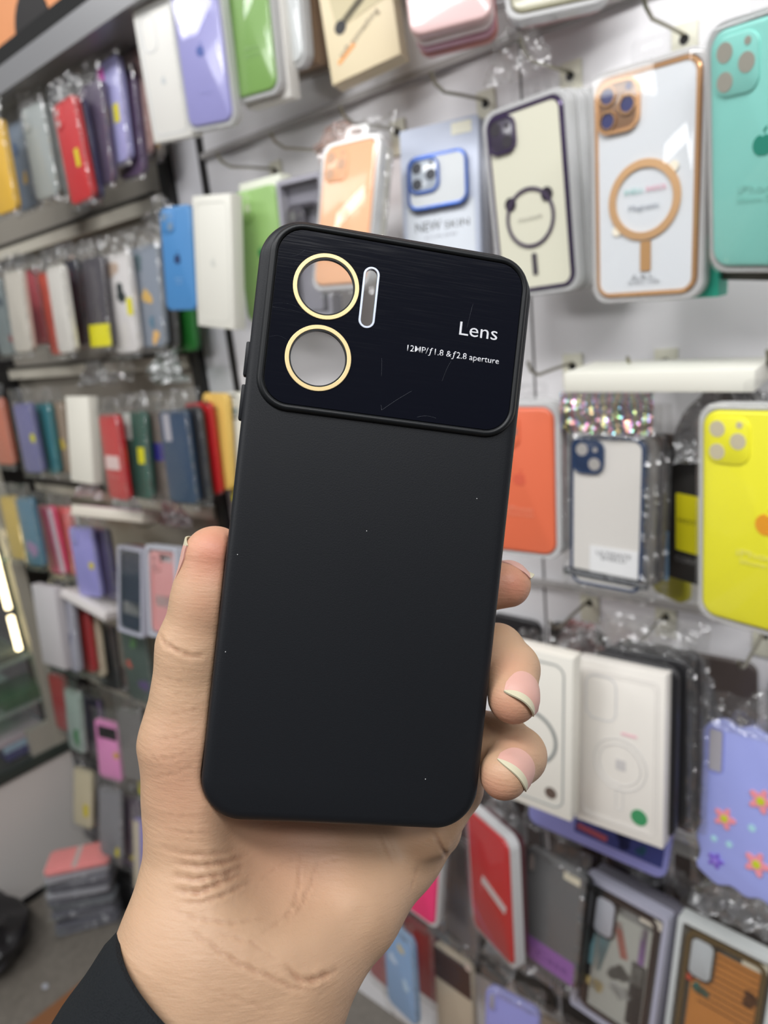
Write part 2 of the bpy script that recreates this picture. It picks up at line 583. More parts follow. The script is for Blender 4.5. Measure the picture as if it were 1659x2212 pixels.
# x, y, z, yaw, pitch, roll, width, height of each article hanging on the wall
P = {
    'A1': (-0.9149, -0.1097, 1.7077, 0.064, 0.068, 0.092, 0.0850, 0.1650),
    'A2': (-0.7950, -0.1358, 1.6915, 0.130, 0.072, 0.090, 0.0760, 0.1550),
    'A3': (-0.7301, -0.1121, 1.7125, 0.066, 0.031, 0.066, 0.0760, 0.1550),
    'A4': (-0.7075, -0.0830, 1.7439, -0.002, 0.022, 0.077, 0.0800, 0.1620),
    'A5': (-0.5870, -0.0766, 1.7054, 0.209, -0.129, -0.127, 0.0900, 0.1700),
    'A6': (-0.4410, -0.1152, 1.6905, 0.510, -0.201, -0.065, 0.0800, 0.1600),
    'A7': (-0.4116, -0.0350, 1.7298, 0.411, -0.199, 0.026, 0.0850, 0.1650),
    'A8': (-0.3552, -0.0529, 1.6971, 0.438, -0.241, -0.000, 0.0850, 0.1650),
    'B1': (-0.9518, -0.1104, 1.4684, 0.051, -0.067, 0.075, 0.0730, 0.1480),
    'B2': (-0.8244, -0.1442, 1.4473, -0.032, -0.052, 0.137, 0.0850, 0.1700),
    'B3': (-0.7806, -0.0977, 1.4505, 0.005, -0.005, 0.027, 0.0860, 0.1700),
    'B4': (-0.6922, -0.0996, 1.4475, -0.053, 0.002, 0.051, 0.0860, 0.1700),
    'B5': (-0.5908, -0.1292, 1.4715, 0.046, -0.242, 0.058, 0.0780, 0.1580),
    'B6': (-0.5121, -0.0493, 1.4659, 0.271, -0.143, -0.003, 0.0950, 0.1900),
    'B6c': (-0.5039, -0.0696, 1.4480, 0.189, -0.104, -0.009, 0.0760, 0.1550),
    'B7': (-0.3735, -0.0931, 1.4489, -0.090, 0.052, -0.016, 0.0880, 0.1720),
    'B8': (-0.2355, -0.1530, 1.4330, -0.092, 0.047, 0.037, 0.0880, 0.1720),
    'B9': (-0.1416, -0.1866, 1.4367, -0.410, 0.182, 0.111, 0.0800, 0.1580),
    'C0': (-0.2283, -0.1562, 1.2743, 0.067, 0.027, 0.027, 0.1600, 0.0180),
    'C1': (-0.3710, -0.1451, 1.1723, 0.123, -0.005, 0.022, 0.0750, 0.1550),
    'C2': (-0.2843, -0.1308, 1.1416, -0.013, -0.050, 0.016, 0.0760, 0.1550),
    'C3a': (-0.2398, -0.0795, 1.1382, -0.313, 0.039, 0.027, 0.0700, 0.1500),
    'C3b': (-0.2581, -0.0350, 1.0722, -0.638, -0.035, -0.075, 0.0600, 0.1000),
    'C4': (-0.1326, -0.2043, 1.1700, -0.284, -0.020, -0.023, 0.0880, 0.1720),
    'D1': (-0.3259, -0.2290, 0.9395, 0.041, -0.061, 0.022, 0.0900, 0.1750),
    'D2': (-0.2526, -0.1855, 0.9154, 0.000, -0.142, -0.034, 0.0900, 0.1750),
    'D3': (-0.1495, -0.1437, 0.8619, -0.172, -0.226, -0.092, 0.0820, 0.1620),
    'D4': (-0.2989, -0.1403, 0.7811, 0.101, -0.101, 0.110, 0.1600, 0.0750),
    'D5': (-0.2384, -0.0901, 0.8630, -0.538, -0.173, -0.265, 0.0750, 0.1550),
    'E1': (-0.3621, -0.1468, 0.6184, -0.085, -0.162, 0.034, 0.0800, 0.1580),
    'E2': (-0.2849, -0.1265, 0.5752, -0.052, -0.173, 0.053, 0.1050, 0.1850),
    'E3': (-0.1749, -0.1116, 0.5664, -0.004, -0.132, 0.058, 0.1050, 0.1850),
    'E4': (-0.4311, -0.1708, 0.6466, -0.370, -0.049, -0.039, 0.0850, 0.1750),
    'E5': (-0.5829, -0.1414, 0.5812, -0.029, -0.067, 0.113, 0.0850, 0.1650),
    'E6': (-0.5489, -0.0812, 0.5026, -0.274, -0.169, -0.057, 0.0800, 0.1600),
    'F1': (-0.6282, -0.1521, 0.3663, -0.195, -0.103, -0.062, 0.0730, 0.1500),
    'F2': (-0.7427, -0.0820, 0.2768, -0.125, -0.031, -0.003, 0.0730, 0.1500),
    'F3': (-0.6677, -0.0530, 0.2705, -0.090, -0.020, -0.068, 0.0730, 0.1500),
    'F4': (-0.5528, -0.1166, 0.3254, -0.132, -0.139, -0.087, 0.0800, 0.1600),
    'F5': (-0.4065, -0.1877, 0.4102, 0.079, -0.170, 0.014, 0.0760, 0.1550),
    'F6': (-0.4292, -0.0350, 0.1973, 0.072, -0.108, 0.029, 0.0800, 0.1550),
    'L1a': (-1.1459, -0.1357, 1.6551, -0.019, -0.015, -0.023, 0.0730, 0.1480),
    'L1b': (-1.0902, -0.0885, 1.7035, -0.025, -0.068, 0.010, 0.0730, 0.1480),
    'L1c': (-1.1230, -0.1039, 1.6767, -0.020, -0.050, 0.019, 0.0730, 0.1480),
    'L1d': (-1.0805, -0.0550, 1.7154, -0.064, -0.058, 0.047, 0.0730, 0.1480),
    'L1e': (-1.0677, -0.0400, 1.7197, -0.108, -0.043, 0.099, 0.0800, 0.1650),
    'L1f': (-1.3037, -0.1085, 1.6903, 0.079, -0.027, 0.004, 0.0730, 0.1480),
    'L1g': (-1.4137, -0.0918, 1.6914, 0.048, -0.031, -0.012, 0.0730, 0.1480),
    'L1h': (-1.3775, -0.1502, 1.6765, 0.066, -0.045, -0.008, 0.0730, 0.1480),
    'L2a': (-1.5458, -0.1368, 1.4330, 0.082, 0.005, -0.022, 0.0730, 0.1480),
    'L2b': (-1.4173, -0.1572, 1.4346, 0.029, -0.077, 0.015, 0.0730, 0.1480),
    'L2d': (-1.5199, -0.0772, 1.4467, 0.005, -0.026, -0.005, 0.0730, 0.1480),
    'L2e': (-1.3600, -0.1220, 1.4245, -0.091, -0.037, 0.002, 0.0730, 0.1500),
    'L2f': (-1.2842, -0.1410, 1.4259, -0.073, -0.054, 0.008, 0.0730, 0.1500),
    'L2g': (-1.3094, -0.1002, 1.4377, -0.043, -0.047, 0.018, 0.0730, 0.1500),
    'L2h': (-1.3259, -0.0780, 1.4350, -0.064, -0.054, -0.008, 0.0730, 0.1500),
    'L2i': (-1.2096, -0.1117, 1.4305, -0.018, -0.089, 0.020, 0.0730, 0.1500),
    'L2j': (-1.1553, -0.0968, 1.4221, 0.028, -0.069, 0.009, 0.0780, 0.1650),
    'L2k': (-1.1000, -0.0790, 1.4271, 0.044, -0.097, 0.021, 0.0780, 0.1650),
    'L3a': (-1.6665, -0.1450, 1.1992, 0.100, -0.046, 0.002, 0.0730, 0.1480),
    'L3b': (-1.5420, -0.1409, 1.1872, 0.077, -0.051, -0.023, 0.0730, 0.1480),
    'L3d': (-1.5164, -0.1157, 1.1821, 0.007, -0.081, -0.014, 0.0730, 0.1480),
    'L3e': (-1.4858, -0.1016, 1.1829, 0.004, -0.080, -0.025, 0.0730, 0.1480),
    'L3f': (-1.2904, -0.1537, 1.1933, 0.037, -0.143, 0.017, 0.0800, 0.1600),
    'L3g': (-1.1535, -0.1686, 1.1685, -0.072, -0.075, -0.020, 0.0730, 0.1480),
    'L3h': (-1.1155, -0.1461, 1.1697, 0.019, -0.122, -0.007, 0.0730, 0.1500),
    'L3i': (-1.0839, -0.1285, 1.1704, -0.110, -0.097, -0.037, 0.0730, 0.1500),
    'L3j': (-0.9998, -0.1408, 1.1697, 0.043, -0.065, -0.013, 0.0740, 0.1520),
    'L3k': (-0.9838, -0.1241, 1.1733, -0.038, -0.079, -0.036, 0.0730, 0.1500),
    'L3l': (-0.9575, -0.0912, 1.1880, -0.107, -0.110, 0.014, 0.0760, 0.1550),
    'L3m': (-0.9029, -0.0835, 1.1824, -0.112, -0.107, -0.012, 0.0800, 0.1650),
    'L4a': (-1.6682, -0.1657, 0.9830, 0.084, -0.062, -0.054, 0.0730, 0.1480),
    'L4b': (-1.5281, -0.1874, 0.9958, 0.032, -0.069, -0.069, 0.0730, 0.1480),
    'L4c': (-1.5105, -0.1557, 0.9700, 0.022, -0.039, -0.070, 0.0730, 0.1500),
    'L4d': (-1.4865, -0.1364, 0.9650, 0.040, -0.086, -0.051, 0.0730, 0.1500),
    'L4e': (-1.3903, -0.1493, 0.9352, 0.170, -0.074, -0.018, 0.0730, 0.1480),
    'L4f': (-1.3599, -0.1282, 0.9287, 0.039, -0.091, -0.053, 0.0730, 0.1480),
    'L4i': (-1.2357, -0.1459, 0.8983, 0.029, -0.217, -0.012, 0.0860, 0.1700),
    'L4j': (-1.1162, -0.1480, 0.9164, 0.089, -0.195, -0.025, 0.0860, 0.1700),
    'L5a': (-1.5066, -0.2044, 0.7892, 0.087, -0.097, -0.013, 0.0900, 0.1800),
    'L5b': (-1.4778, -0.1844, 0.7746, 0.062, -0.149, -0.072, 0.0850, 0.1700),
    'L5c': (-1.4620, -0.1588, 0.7536, -0.013, -0.143, -0.114, 0.0730, 0.1480),
    'L5d': (-1.4525, -0.1457, 0.7386, 0.010, -0.149, -0.109, 0.0730, 0.1480),
    'L5e': (-1.4289, -0.1310, 0.7045, 0.095, -0.111, -0.003, 0.0730, 0.1480),
    'L5f': (-1.3041, -0.1298, 0.7139, 0.120, -0.068, -0.011, 0.0800, 0.1650),
    'L6a': (-1.7047, -0.1452, 0.5154, 0.103, -0.081, -0.035, 0.0730, 0.1480),
    'L6b': (-1.5694, -0.1753, 0.5246, 0.003, -0.160, -0.066, 0.0730, 0.1480),
    'L6c': (-1.5882, -0.1228, 0.4757, 0.135, -0.111, -0.064, 0.0730, 0.1480),
    'L6e': (-1.4906, -0.1474, 0.4570, 0.256, -0.118, 0.033, 0.0730, 0.1480),
    'L6f': (-1.3445, -0.1579, 0.5277, 0.140, -0.162, -0.103, 0.0800, 0.1600),
    'L6g': (-1.3789, -0.1177, 0.4390, 0.135, -0.180, -0.087, 0.0800, 0.1600),
    'L7a': (-1.6699, -0.1605, 0.2640, 0.154, -0.269, -0.029, 0.0730, 0.1480),
    'L7b': (-1.6849, -0.1419, 0.2055, 0.105, -0.242, -0.049, 0.0730, 0.1480),
    'L7c': (-1.4777, -0.1861, 0.2919, 0.142, -0.266, -0.083, 0.0800, 0.1600),
    'L7d': (-1.4511, -0.1600, 0.2602, 0.091, -0.282, -0.098, 0.0800, 0.1600),
    'L7e': (-1.3335, -0.1872, 0.2660, 0.141, -0.289, -0.102, 0.0800, 0.1600),
}

# ------------------------------------------------------------------ merchandise builders (local frame: x right, z up, front at y=0)
def camera_module(root, style, W, H, col, gloss, hole_col=(120, 120, 118), lens_col=None, y=0.0):
    """raised camera surround in the top left corner with its openings"""
    if style is None:
        return
    dims = {'tri': (0.0355, 0.037, 0.010), 'dual': (0.031, 0.032, 0.009), 'pill': (0.019, 0.040, 0.007), 'window': (0.029, 0.054, 0.009), 'slim': (0.013, 0.028, 0.006), 'bar': (0.024, 0.034, 0.008)}[style]
    w_, h_, r_ = dims
    cx = -W / 2 + w_ / 2 + 0.0042
    cz = H - h_ / 2 - 0.0045
    bm = bmesh.new()
    slab(bm, w_, h_, r_, y - 0.0014, y + 0.002, 0.0010, cx, cz)
    isl = obj('camera_surround', bm, mat('case_plastic', col, gloss, coat=0.4, vary=0.03), root)
    holes = {
        'tri': [(-0.0085, 0.009, 0.0064), (-0.0085, -0.009, 0.0064), (0.0085, 0.0, 0.0064), (0.0095, 0.0125, 0.0026)],
        'dual': [(-0.0066, 0.007, 0.0062), (0.0066, -0.007, 0.0062), (0.0072, 0.0072, 0.0024)],
        'bar': [(-0.002, 0.008, 0.0058), (-0.002, -0.007, 0.0058)],
    }.get(style)
    hm = mat('lens_opening', hole_col, 0.35)
    if holes is None:
        bm = bmesh.new()
        slab(bm, w_ - 0.006, h_ - 0.006, r_ - 0.002, y - 0.0017, y, 0.0002, cx, cz)
        obj('camera_opening', bm, hm, isl)
    else:
        for hx, hz, hr in holes:
            bm = bmesh.new()
            loft(bm, [(circ(cx + hx, cz + hz, hr, 20), y - 0.0017), (circ(cx + hx, cz + hz, hr, 20), y)])
            ln = obj('lens_opening', bm, hm, isl)
            if lens_col and hr > 0.004:
                bm = bmesh.new()
                ring(bm, circ(cx + hx, cz + hz, hr + 0.0014, 24), circ(cx + hx, cz + hz, hr - 0.0006, 24), y - 0.0028, y - 0.001)
                obj('lens_ring', bm, mat('lens_ring_metal', lens_col, 0.2, 1.0), isl)
    return isl


def extras(root, ex, W, H, y=-0.0003):
    for e in ex:
        k = e[0]
        bm = bmesh.new()
        if k == 'st':
            _, fx, fz, w_, h_, col, nm = e[:7]
            rot = e[7] if len(e) > 7 else 0.0
            a = rr(w_, h_, 0.001, 2)
            ca, sa = math.cos(rot), math.sin(rot)
            a = [(fx * W + p * ca - q * sa, fz * H + p * sa + q * ca) for p, q in a]
            poly(bm, a, y - 0.0002, y + 0.0004)
            obj(nm, bm, mat('printed_card', col, 0.45, vary=0.05), root)
        elif k == 'logo':
            _, fx, fz, s, col = e
            fruit_logo(bm, fx * W, fz * H, s, y - 0.0001, y + 0.0004)
            obj('logo', bm, mat('print_ink', col, 0.5), root, smooth=False)
        elif k == 'tx':
            _, s, fx, fz, h_, w_, col, nm = e[:8]
            rot = e[8] if len(e) > 8 else 0.0
            bm.free()
            bm = text_bm(s, h_, w_, fx * W, fz * H, 0.0001, y - 0.0003, rot=rot)
            obj(nm, bm, mat('print_ink', col, 0.5), root, smooth=False)
        elif k == 'disc':
            _, fx, fz, r_, col, nm = e
            loft(bm, [(circ(fx * W, fz * H, r_, 24), y - 0.0003), (circ(fx * W, fz * H, r_, 24), y + 0.0004)])
            obj(nm, bm, mat('printed_card', col, 0.45), root, smooth=False)
        elif k == 'ring':
            _, fx, fz, r_, t_, col, nm = e
            met = e[2] is not None and nm == 'magnet_ring'
            ring(bm, circ(fx * W, fz * H, r_, 40), circ(fx * W, fz * H, r_ - t_, 40), y - 0.0006, y + 0.0004)
            obj(nm, bm, mat('magnet_ring_metal', col, 0.28, 0.5) if met else mat('print_ink', col, 0.5), root)
        elif k == 'line':   # printed phone outline
            _, w_, h_, r_, t_, col = e[:6]
            cz = e[6] if len(e) > 6 else 0.5
            cx = e[7] if len(e) > 7 else 0.0
            ring(bm, rr(w_, h_, r_, 6, cx * W, cz * H), rr(w_ - 2 * t_, h_ - 2 * t_, r_ - t_, 6, cx * W, cz * H), y - 0.0002, y + 0.0004)
            obj('printed_outline', bm, mat('print_ink', col, 0.5), root, smooth=False)
        elif k == 'blob':   # irregular printed patch
            _, fx, fz, r_, col, nm = e
            rnd = random.Random(int(fx * 1000) + int(fz * 7000))
            n = 18
            ph = [rnd.uniform(0, 6.28) for _ in range(3)]
            pts = []
            for i in range(n):
                a = 2 * math.pi * i / n
                rr_ = r_ * (1 + 0.25 * math.sin(2 * a + ph[0]) + 0.15 * math.sin(3 * a + ph[1]) + 0.08 * math.sin(5 * a + ph[2]))
                pts.append((fx * W + rr_ * math.cos(a), fz * H + rr_ * math.sin(a)))
            poly(bm, pts, y - 0.0002, y + 0.0004)
            obj(nm, bm, mat('printed_card', col, 0.45), root, smooth=False)
        elif k == 'flower':
            _, fx, fz, s, col, col2 = e
            pts = []
            for i in range(50):
                a = 2 * math.pi * i / 50
                q = s * (0.75 + 0.25 * math.cos(5 * a))
                pts.append((fx * W + q * math.cos(a), fz * H + q * math.sin(a)))
            poly(bm, pts, y - 0.0016, y + 0.0004)
            fl = obj('flower_decoration', bm, mat('case_plastic', col, 0.4), root)
            bm = bmesh.new()
            loft(bm, [(circ(fx * W, fz * H, s * 0.3, 16), y - 0.0024), (circ(fx * W, fz * H, s * 0.34, 16), y - 0.001)])
            obj('flower_centre', bm, mat('case_plastic', col2, 0.4), fl)


def case_body(root, W, H, T, col, gloss=0.4, outline=None, nm='case_body'):
    bm = bmesh.new()
    R = 0.0125
    if outline is None:
        f = lambda i: rr(W - 2 * i, H - 2 * i, R - i, 6, 0, H / 2)
    else:
        f = outline
    loft(bm, [(f(0.0026), 0.0), (f(0.0012), 0.0004), (f(0.0003), 0.0013), (f(0), 0.0026), (f(0), T - 0.0012), (f(0.0008), T)])
    return obj(nm, bm, mat('case_plastic', col, gloss, coat=0.4, vary=0.03), root)


def add_bag(root, W, H, up=0.030, foil=False, seed=0, T=0.012):
    """crumpled clear bag around the case with a hang header above"""
    rnd = random.Random(seed)
    off = Vector((rnd.uniform(0, 50), rnd.uniform(0, 50), 0))
    nx, nz = 12, 22
    w2 = W / 2 + 0.007
    z0, z1 = -0.010, H + up
    bm = bmesh.new()
    rows = []
    for side in (0, 1):
        grid = []
        for j in range(nz + 1):
            z = z0 + (z1 - z0) * j / nz
            row = []
            for i in range(nx + 1):
                u = -1 + 2 * i / nx
                x = u * w2
                full = max(0.0, 1 - abs(u) ** 6) * (1 if z < H else max(0.12, 1 - (z - H) / (up + 1e-6) * 1.2))
                nn = (mnoise.noise(Vector((x * 55, z * 38, side * 9.0)) + off) * 0.004 + mnoise.noise(Vector((x * 130, z * 110, side * 5.0)) + off) * 0.0018) * (0.35 if 0.01 < z < H - 0.006 else 1.0)
                y = (-0.0035 if side == 0 else T + 0.002) * full + nn * (0.6 + 0.9 * (z > H))
                if side == 0 and z < H and z > 0:
                    y = min(y, -0.0012)
                if side == 1:
                    y = max(y, 0.004)
                row.append(bm.verts.new((x + nn * 0.5, y, z)))
            grid.append(row)
        for a, b in zip(grid, grid[1:]):
            for i in range(nx):
                bm.faces.new((a[i], a[i + 1], b[i + 1], b[i]))
        if side == 0:
            rows = grid
        if side == 0 and not root.get('two_sided'):
            break
    bm.faces.ensure_lookup_table()
    for fc in bm.faces:
        if fc.calc_center_median().z > H - 0.004 or fc.calc_center_median().z < 0.0 or abs(fc.calc_center_median().x) > W / 2 - 0.001:
            fc.material_index = 1
    bg = obj('plastic_bag', bm, BAG, root)
    bg.data.materials.append(CRINKLE)
    if foil:
        bm = bmesh.new()
        g = []
        for j in range(9):
            z = H + 0.004 + (up - 0.006) * j / 8
            row = []
            for i in range(13):
                x = (-1 + 2 * i / 12) * (W / 2 + 0.008)
                row.append(bm.verts.new((x, -0.006 + 0.003 * mnoise.noise(Vector((x * 90, z * 90, seed))), z)))
            g.append(row)
        for a, b in zip(g, g[1:]):
            for i in range(12):
                bm.faces.new((a[i], a[i + 1], b[i + 1], b[i]))
        obj('bag_header', bm, HOLO, bg)
    return bg


def blister(root, W, H, T, cover=True, m=0.0055, tab=True, col=None):
    """milky tray behind and around the case, clear dome in front"""
    bm = bmesh.new()
    w_, h_ = W + 2 * m, H + 2 * m
    f = lambda i: rr(w_ - 2 * i, h_ - 2 * i, 0.015 - i, 6, 0, H / 2)
    g = lambda i: rr(W + 0.002 - 2 * i, H + 0.002 - 2 * i, 0.0135 - i, 6, 0, H / 2)
    ring(bm, f(0.001), g(0), 0.0025, T + 0.003)
    ring(bm, f(0), f(0.0035), 0.0045, T + 0.0045)
    tr = obj('blister_tray', bm, col if col else TRAY, root)
    bm = bmesh.new()
    poly(bm, f(0.001), T + 0.0035, T + 0.0048)
    obj('backing_card', bm, mat('card_white', (214, 212, 208), 0.6), root)
    if cover:
        bm = bmesh.new()
        loft(bm, [(f(0.0), 0.0035), (f(0.0012), -0.0015), (f(0.004), -0.0032)], cap0=False, cap1=True)
        obj('clear_cover', bm, BLISTER, root)
    if tab:
        bm = bmesh.new()
        ring(bm, rr(0.034, 0.018, 0.005, 4, 0, H + m + 0.008), rr(0.018, 0.005, 0.0024, 4, 0, H + m + 0.010), T + 0.0005, T + 0.0012)
        obj('hang_tab', bm, BLISTER, root)
    return tr


def card_box(root, W, H, T=0.020, col=(226, 223, 214), side=None):
    bm = bmesh.new()
    box(bm, -W / 2, W / 2, 0, T, 0, H, 0.0007)
    return obj('box_body', bm, mat('box_card', col, 0.42, vary=0.015), root)


GROUPS = {}


def build_item(key, label, kind, col, cam_style=None, pack=None, ex=(), gloss=0.38, hole=(120, 120, 118), T=0.010, cat=None, name=None, up=0.03, foil=False, frame=None, insert=(214, 214, 206), group=None, lens=None, wavy=False, cover=True, pose=None, island=None):
    x, y, z, yaw, pit, rol, W, H = pose if pose else P[key]
    R = rotm(yaw, pit, rol)
    o = Vector((x, y, z)) + R @ Vector((0, 0, -H / 2))
    nm = name or {'case': 'phone_case', 'frame': 'phone_case', 'box': 'case_box', 'pack': 'case_package'}[kind]
    root = thing(nm, label, cat or {'case': 'phone case', 'frame': 'phone case', 'box': 'box', 'pack': 'package'}[kind], o, R, group)
    seed = sum(ord(c) * (i + 3) for i, c in enumerate(str(key)))
    if kind == 'box':
        card_box(root, W, H, T if T != 0.010 else 0.019, col)
        extras(root, ex, W, H)
        return root
    if kind == 'pack':   # carton with a window frame, the case sits inside
        bm = bmesh.new()
        fw = 0.006
        ring(bm, rr(W, H, 0.004, 4, 0, H / 2), rr(W - 2 * fw, H - 2 * fw, 0.003, 4, 0, H / 2), 0, 0.018)
        obj('box_frame', bm, mat('box_card', col, 0.4), root)
        bm = bmesh.new()
        poly(bm, rr(W - 0.002, H - 0.002, 0.003, 4, 0, H / 2), 0.013, 0.0175)
        obj('box_back', bm, mat('card_insert', insert, 0.6), root)
        bm = bmesh.new()
        poly(bm, rr(W - 0.003, H - 0.003, 0.003, 4, 0, H / 2), 0.0004, 0.0008)
        obj('clear_window', bm, BLISTER, root)
        if frame:
            cw, ch, czf, ccol, ccam = frame
            bm = bmesh.new()
            f = lambda i: rr(cw - 2 * i, ch - 2 * i, 0.012 - i, 6, 0, czf * H)
            ring(bm, f(0), f(0.005), 0.002, 0.012)
            fr = obj('case_frame', bm, mat('case_plastic', ccol, 0.3, coat=0.5), root)
            if ccam:
                camera_module(root, ccam, cw, czf * H + ch / 2, island or ccol, 0.3, hole_col=hole, y=0.0032)
        extras(root, ex, W, H, y=0.0048 if frame else -0.0003)
        return root
    if kind == 'frame':   # clear-backed case with coloured frame over a pale insert
        bm = bmesh.new()
        f = lambda i: rr(W - 2 * i, H - 2 * i, 0.0125 - i, 6, 0, H / 2)
        loft(bm, [(f(0.003), 0.0008), (f(0.003), 0.008)])
        obj('pale_insert', bm, mat('card_insert', insert, 0.5), root)
        bm = bmesh.new()
        rows = [(f(0.0034), 0.0002), (f(0.0012), 0.0), (f(0.0), 0.0012), (f(0), T), (f(0.003), T), (f(0.0034), 0.0002)]
        loft(bm, rows, False, False)
        bmesh.ops.remove_doubles(bm, verts=bm.verts, dist=1e-6)
        obj('case_frame', bm, mat('frame_metal' if frame == 'metal' else 'case_plastic', col, 0.22, 0.6 if frame == 'metal' else 0.0, coat=0.4), root)
        isl = camera_module(root, cam_style, W, H, island or col, 0.25, hole_col=hole, lens_col=lens)
        if isl:
            w_, h_, r_ = {'tri': (0.0355, 0.037, 0.010), 'dual': (0.031, 0.032, 0.009)}[cam_style]
            q = lambda e: rr(w_ + 2 * e, h_ + 2 * e, r_ + e, 6, -W / 2 + w_ / 2 + 0.0042, H - h_ / 2 - 0.0045)
            bm = bmesh.new()
            ring(bm, q(0.0008), q(-0.0016), -0.0024, 0.002)
            obj('surround_rim', bm, mat('frame_metal' if frame == 'metal' else 'case_plastic', col, 0.22, 0.6 if frame == 'metal' else 0.0, coat=0.4), isl)
    else:
        outline = None
        if wavy:
            def outline(i):
                a = rr(W - 2 * i, H - 2 * i, 0.014 - i, 10, 0, H / 2)
                # resample straight sides so they can wave
                out = []
                n = len(a)
                for q in range(n):
                    p0, p1 = a[q], a[(q + 1) % n]
                    L = math.hypot(p1[0] - p0[0], p1[1] - p0[1])
                    k = 24 if L > 0.02 else 1
                    for s in range(k):
                        out.append((p0[0] + (p1[0] - p0[0]) * s / k, p0[1] + (p1[1] - p0[1]) * s / k))
                res = []
                for px, pz in out:
                    dx, dz = px, pz - H / 2
                    wv = 0.0022 * math.sin(pz / H * 2 * math.pi * 5)
                    wx = 0.0020 * math.sin(px / W * 2 * math.pi * 3)
                    res.append((px + (wv if px > 0 else -wv) * min(1, abs(dx) / (W * 0.4)) ** 6, pz + (wx if dz > 0 else -wx) * min(1, abs(dz) / (H * 0.45)) ** 8))
                return res
        case_body(root, W, H, T, col, gloss, outline)
        camera_module(root, cam_style, W, H, island or col, gloss, hole_col=hole, lens_col=lens)
    extras(root, ex, W, H)
    if pack == 'bag':
        add_bag(root, W, H, up, foil, seed % 97, T)
    elif pack == 'blister':
        blister(root, W, H, T, cover)
    return root


def behind(key, n, step, label, kind, col, cam_style=None, dx=0.0015, dz=0.0, jit=0.03, size=None, **kw):
    """further things on the same hook, each its own object"""
    x, y, z, yaw, pit, rol, W, H = P[key]
    R = rotm(yaw, pit, rol)
    if size:   # smaller article, aligned to the foot of the front one
        v = R @ Vector((0, 0, -(H - size[1]) / 2))
        x, y, z = x + v.x, y + v.y, z + v.z
        W, H = size
    rnd = random.Random(len(label) + n)
    d = R @ Vector((dx * n, step * n, dz * n))
    return build_item(key + str(n), label, kind, col, pose=(x + d.x, min(y + d.y, -0.022), z + d.z, yaw + rnd.uniform(-jit, jit), pit, rol + rnd.uniform(-jit, jit) * 0.5, W, H), cam_style=cam_style, **kw)


def loose_bag(x, y, z, w_, h_, label, seed, tint=None, group=None):
    """crumpled empty top of a clear bag, hanging on a hook"""
    bm = bmesh.new()
    nx, nz = 16, 14
    off = Vector((seed * 3.7, seed * 1.3, 0))
    g = []
    for j in range(nz + 1):
        row = []
        for i in range(nx + 1):
            u, v = -1 + 2 * i / nx, j / nz
            a = Vector((u * 1.6, v * 1.8, 0)) + off
            wd = w_ / 2 * (1 - 0.55 * v ** 2 + 0.12 * mnoise.noise(a * 1.3))
            yy = 0.014 * mnoise.noise(a * 1.1) + 0.008 * mnoise.noise(a * 3.1) + 0.004 * mnoise.noise(a * 7.0)
            row.append(bm.verts.new((u * wd, yy, v * h_ + 0.006 * mnoise.noise(a * 2.0 + Vector((9, 9, 9))))))
        g.append(row)
    for a, b in zip(g, g[1:]):
        for i in range(nx):
            bm.faces.new((a[i], a[i + 1], b[i + 1], b[i]))
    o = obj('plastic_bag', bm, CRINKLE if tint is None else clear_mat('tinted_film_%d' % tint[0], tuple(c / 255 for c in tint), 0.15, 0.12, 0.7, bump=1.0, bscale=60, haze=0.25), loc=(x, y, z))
    return tag(o, label, 'bag', group)

# ------------------------------------------------------------------ the merchandise
W_ = (232, 230, 224)
# --- top row, right bay
build_item('A1', 'narrow white phone case box with faint printed outline, leftmost box of the top row', 'box', W_,
           ex=[('line', 0.072, 0.150, 0.012, 0.0009, (205, 208, 212)), ('line', 0.030, 0.044, 0.012, 0.0009, (205, 208, 212), 0.79, -0.18), ('logo', 0.0, 0.44, 0.010, (205, 208, 208))])
build_item('A2', 'lavender phone case with blue logo in glossy blister, second in the top row', 'case', (160, 158, 214), 'pill', 'blister', gloss=0.3, hole=(200, 196, 190),
           ex=[('logo', 0.0, 0.52, 0.013, (84, 104, 176)), ('tx', 'iPhone', 0, 0.22, 0.004, 0.02, (175, 175, 225), 'case_print')])
build_item('A3', 'glossy leaf green phone case hanging over a white tray box, top row', 'case', (134, 176, 96), 'tri', 'blister', gloss=0.25, hole=(110, 120, 100),
           ex=[('tx', 'iPhone', 0.05, 0.30, 0.005, 0.022, (160, 200, 130), 'case_print'), ('tx', 'Silicone Case', 0.05, 0.255, 0.004, 0.026, (160, 200, 130), 'case_print')])
build_item('A4', 'clear white phone case in blister beside the green case, top row', 'case', (222, 226, 226), 'tri', 'blister', gloss=0.25, hole=(200, 204, 200))
behind('A4', 1, 0.022, 'brownish package hanging directly behind the clear white case', 'box', (150, 124, 100))
behind('A4', 2, 0.024, 'grey-brown package rearmost behind the clear white case', 'box', (128, 118, 108))
build_item('A5', 'cream box printed with a black strap and orange stripe, top centre', 'box', (224, 208, 172), T=0.022,
           ex=[('st', 0.0, 0.62, 0.068, 0.095, (198, 186, 150), 'case_picture', 0.12), ('st', 0.05, 0.42, 0.062, 0.0085, (40, 34, 36), 'strap_picture', 0.50), ('disc', -0.26, 0.325, 0.0075, (30, 27, 28), 'strap_end'),
               ('tx', 'soft something', 0.0, 0.22, 0.0075, 0.062, (142, 132, 114), 'box_lettering', 0.50), ('st', -0.23, 0.15, 0.028, 0.0045, (244, 164, 88), 'orange_stripe', 0.50)])
build_item('A6', 'pale pink phone case, frontmost of the pink stack at the top edge', 'case', (214, 178, 176), 'tri', None)
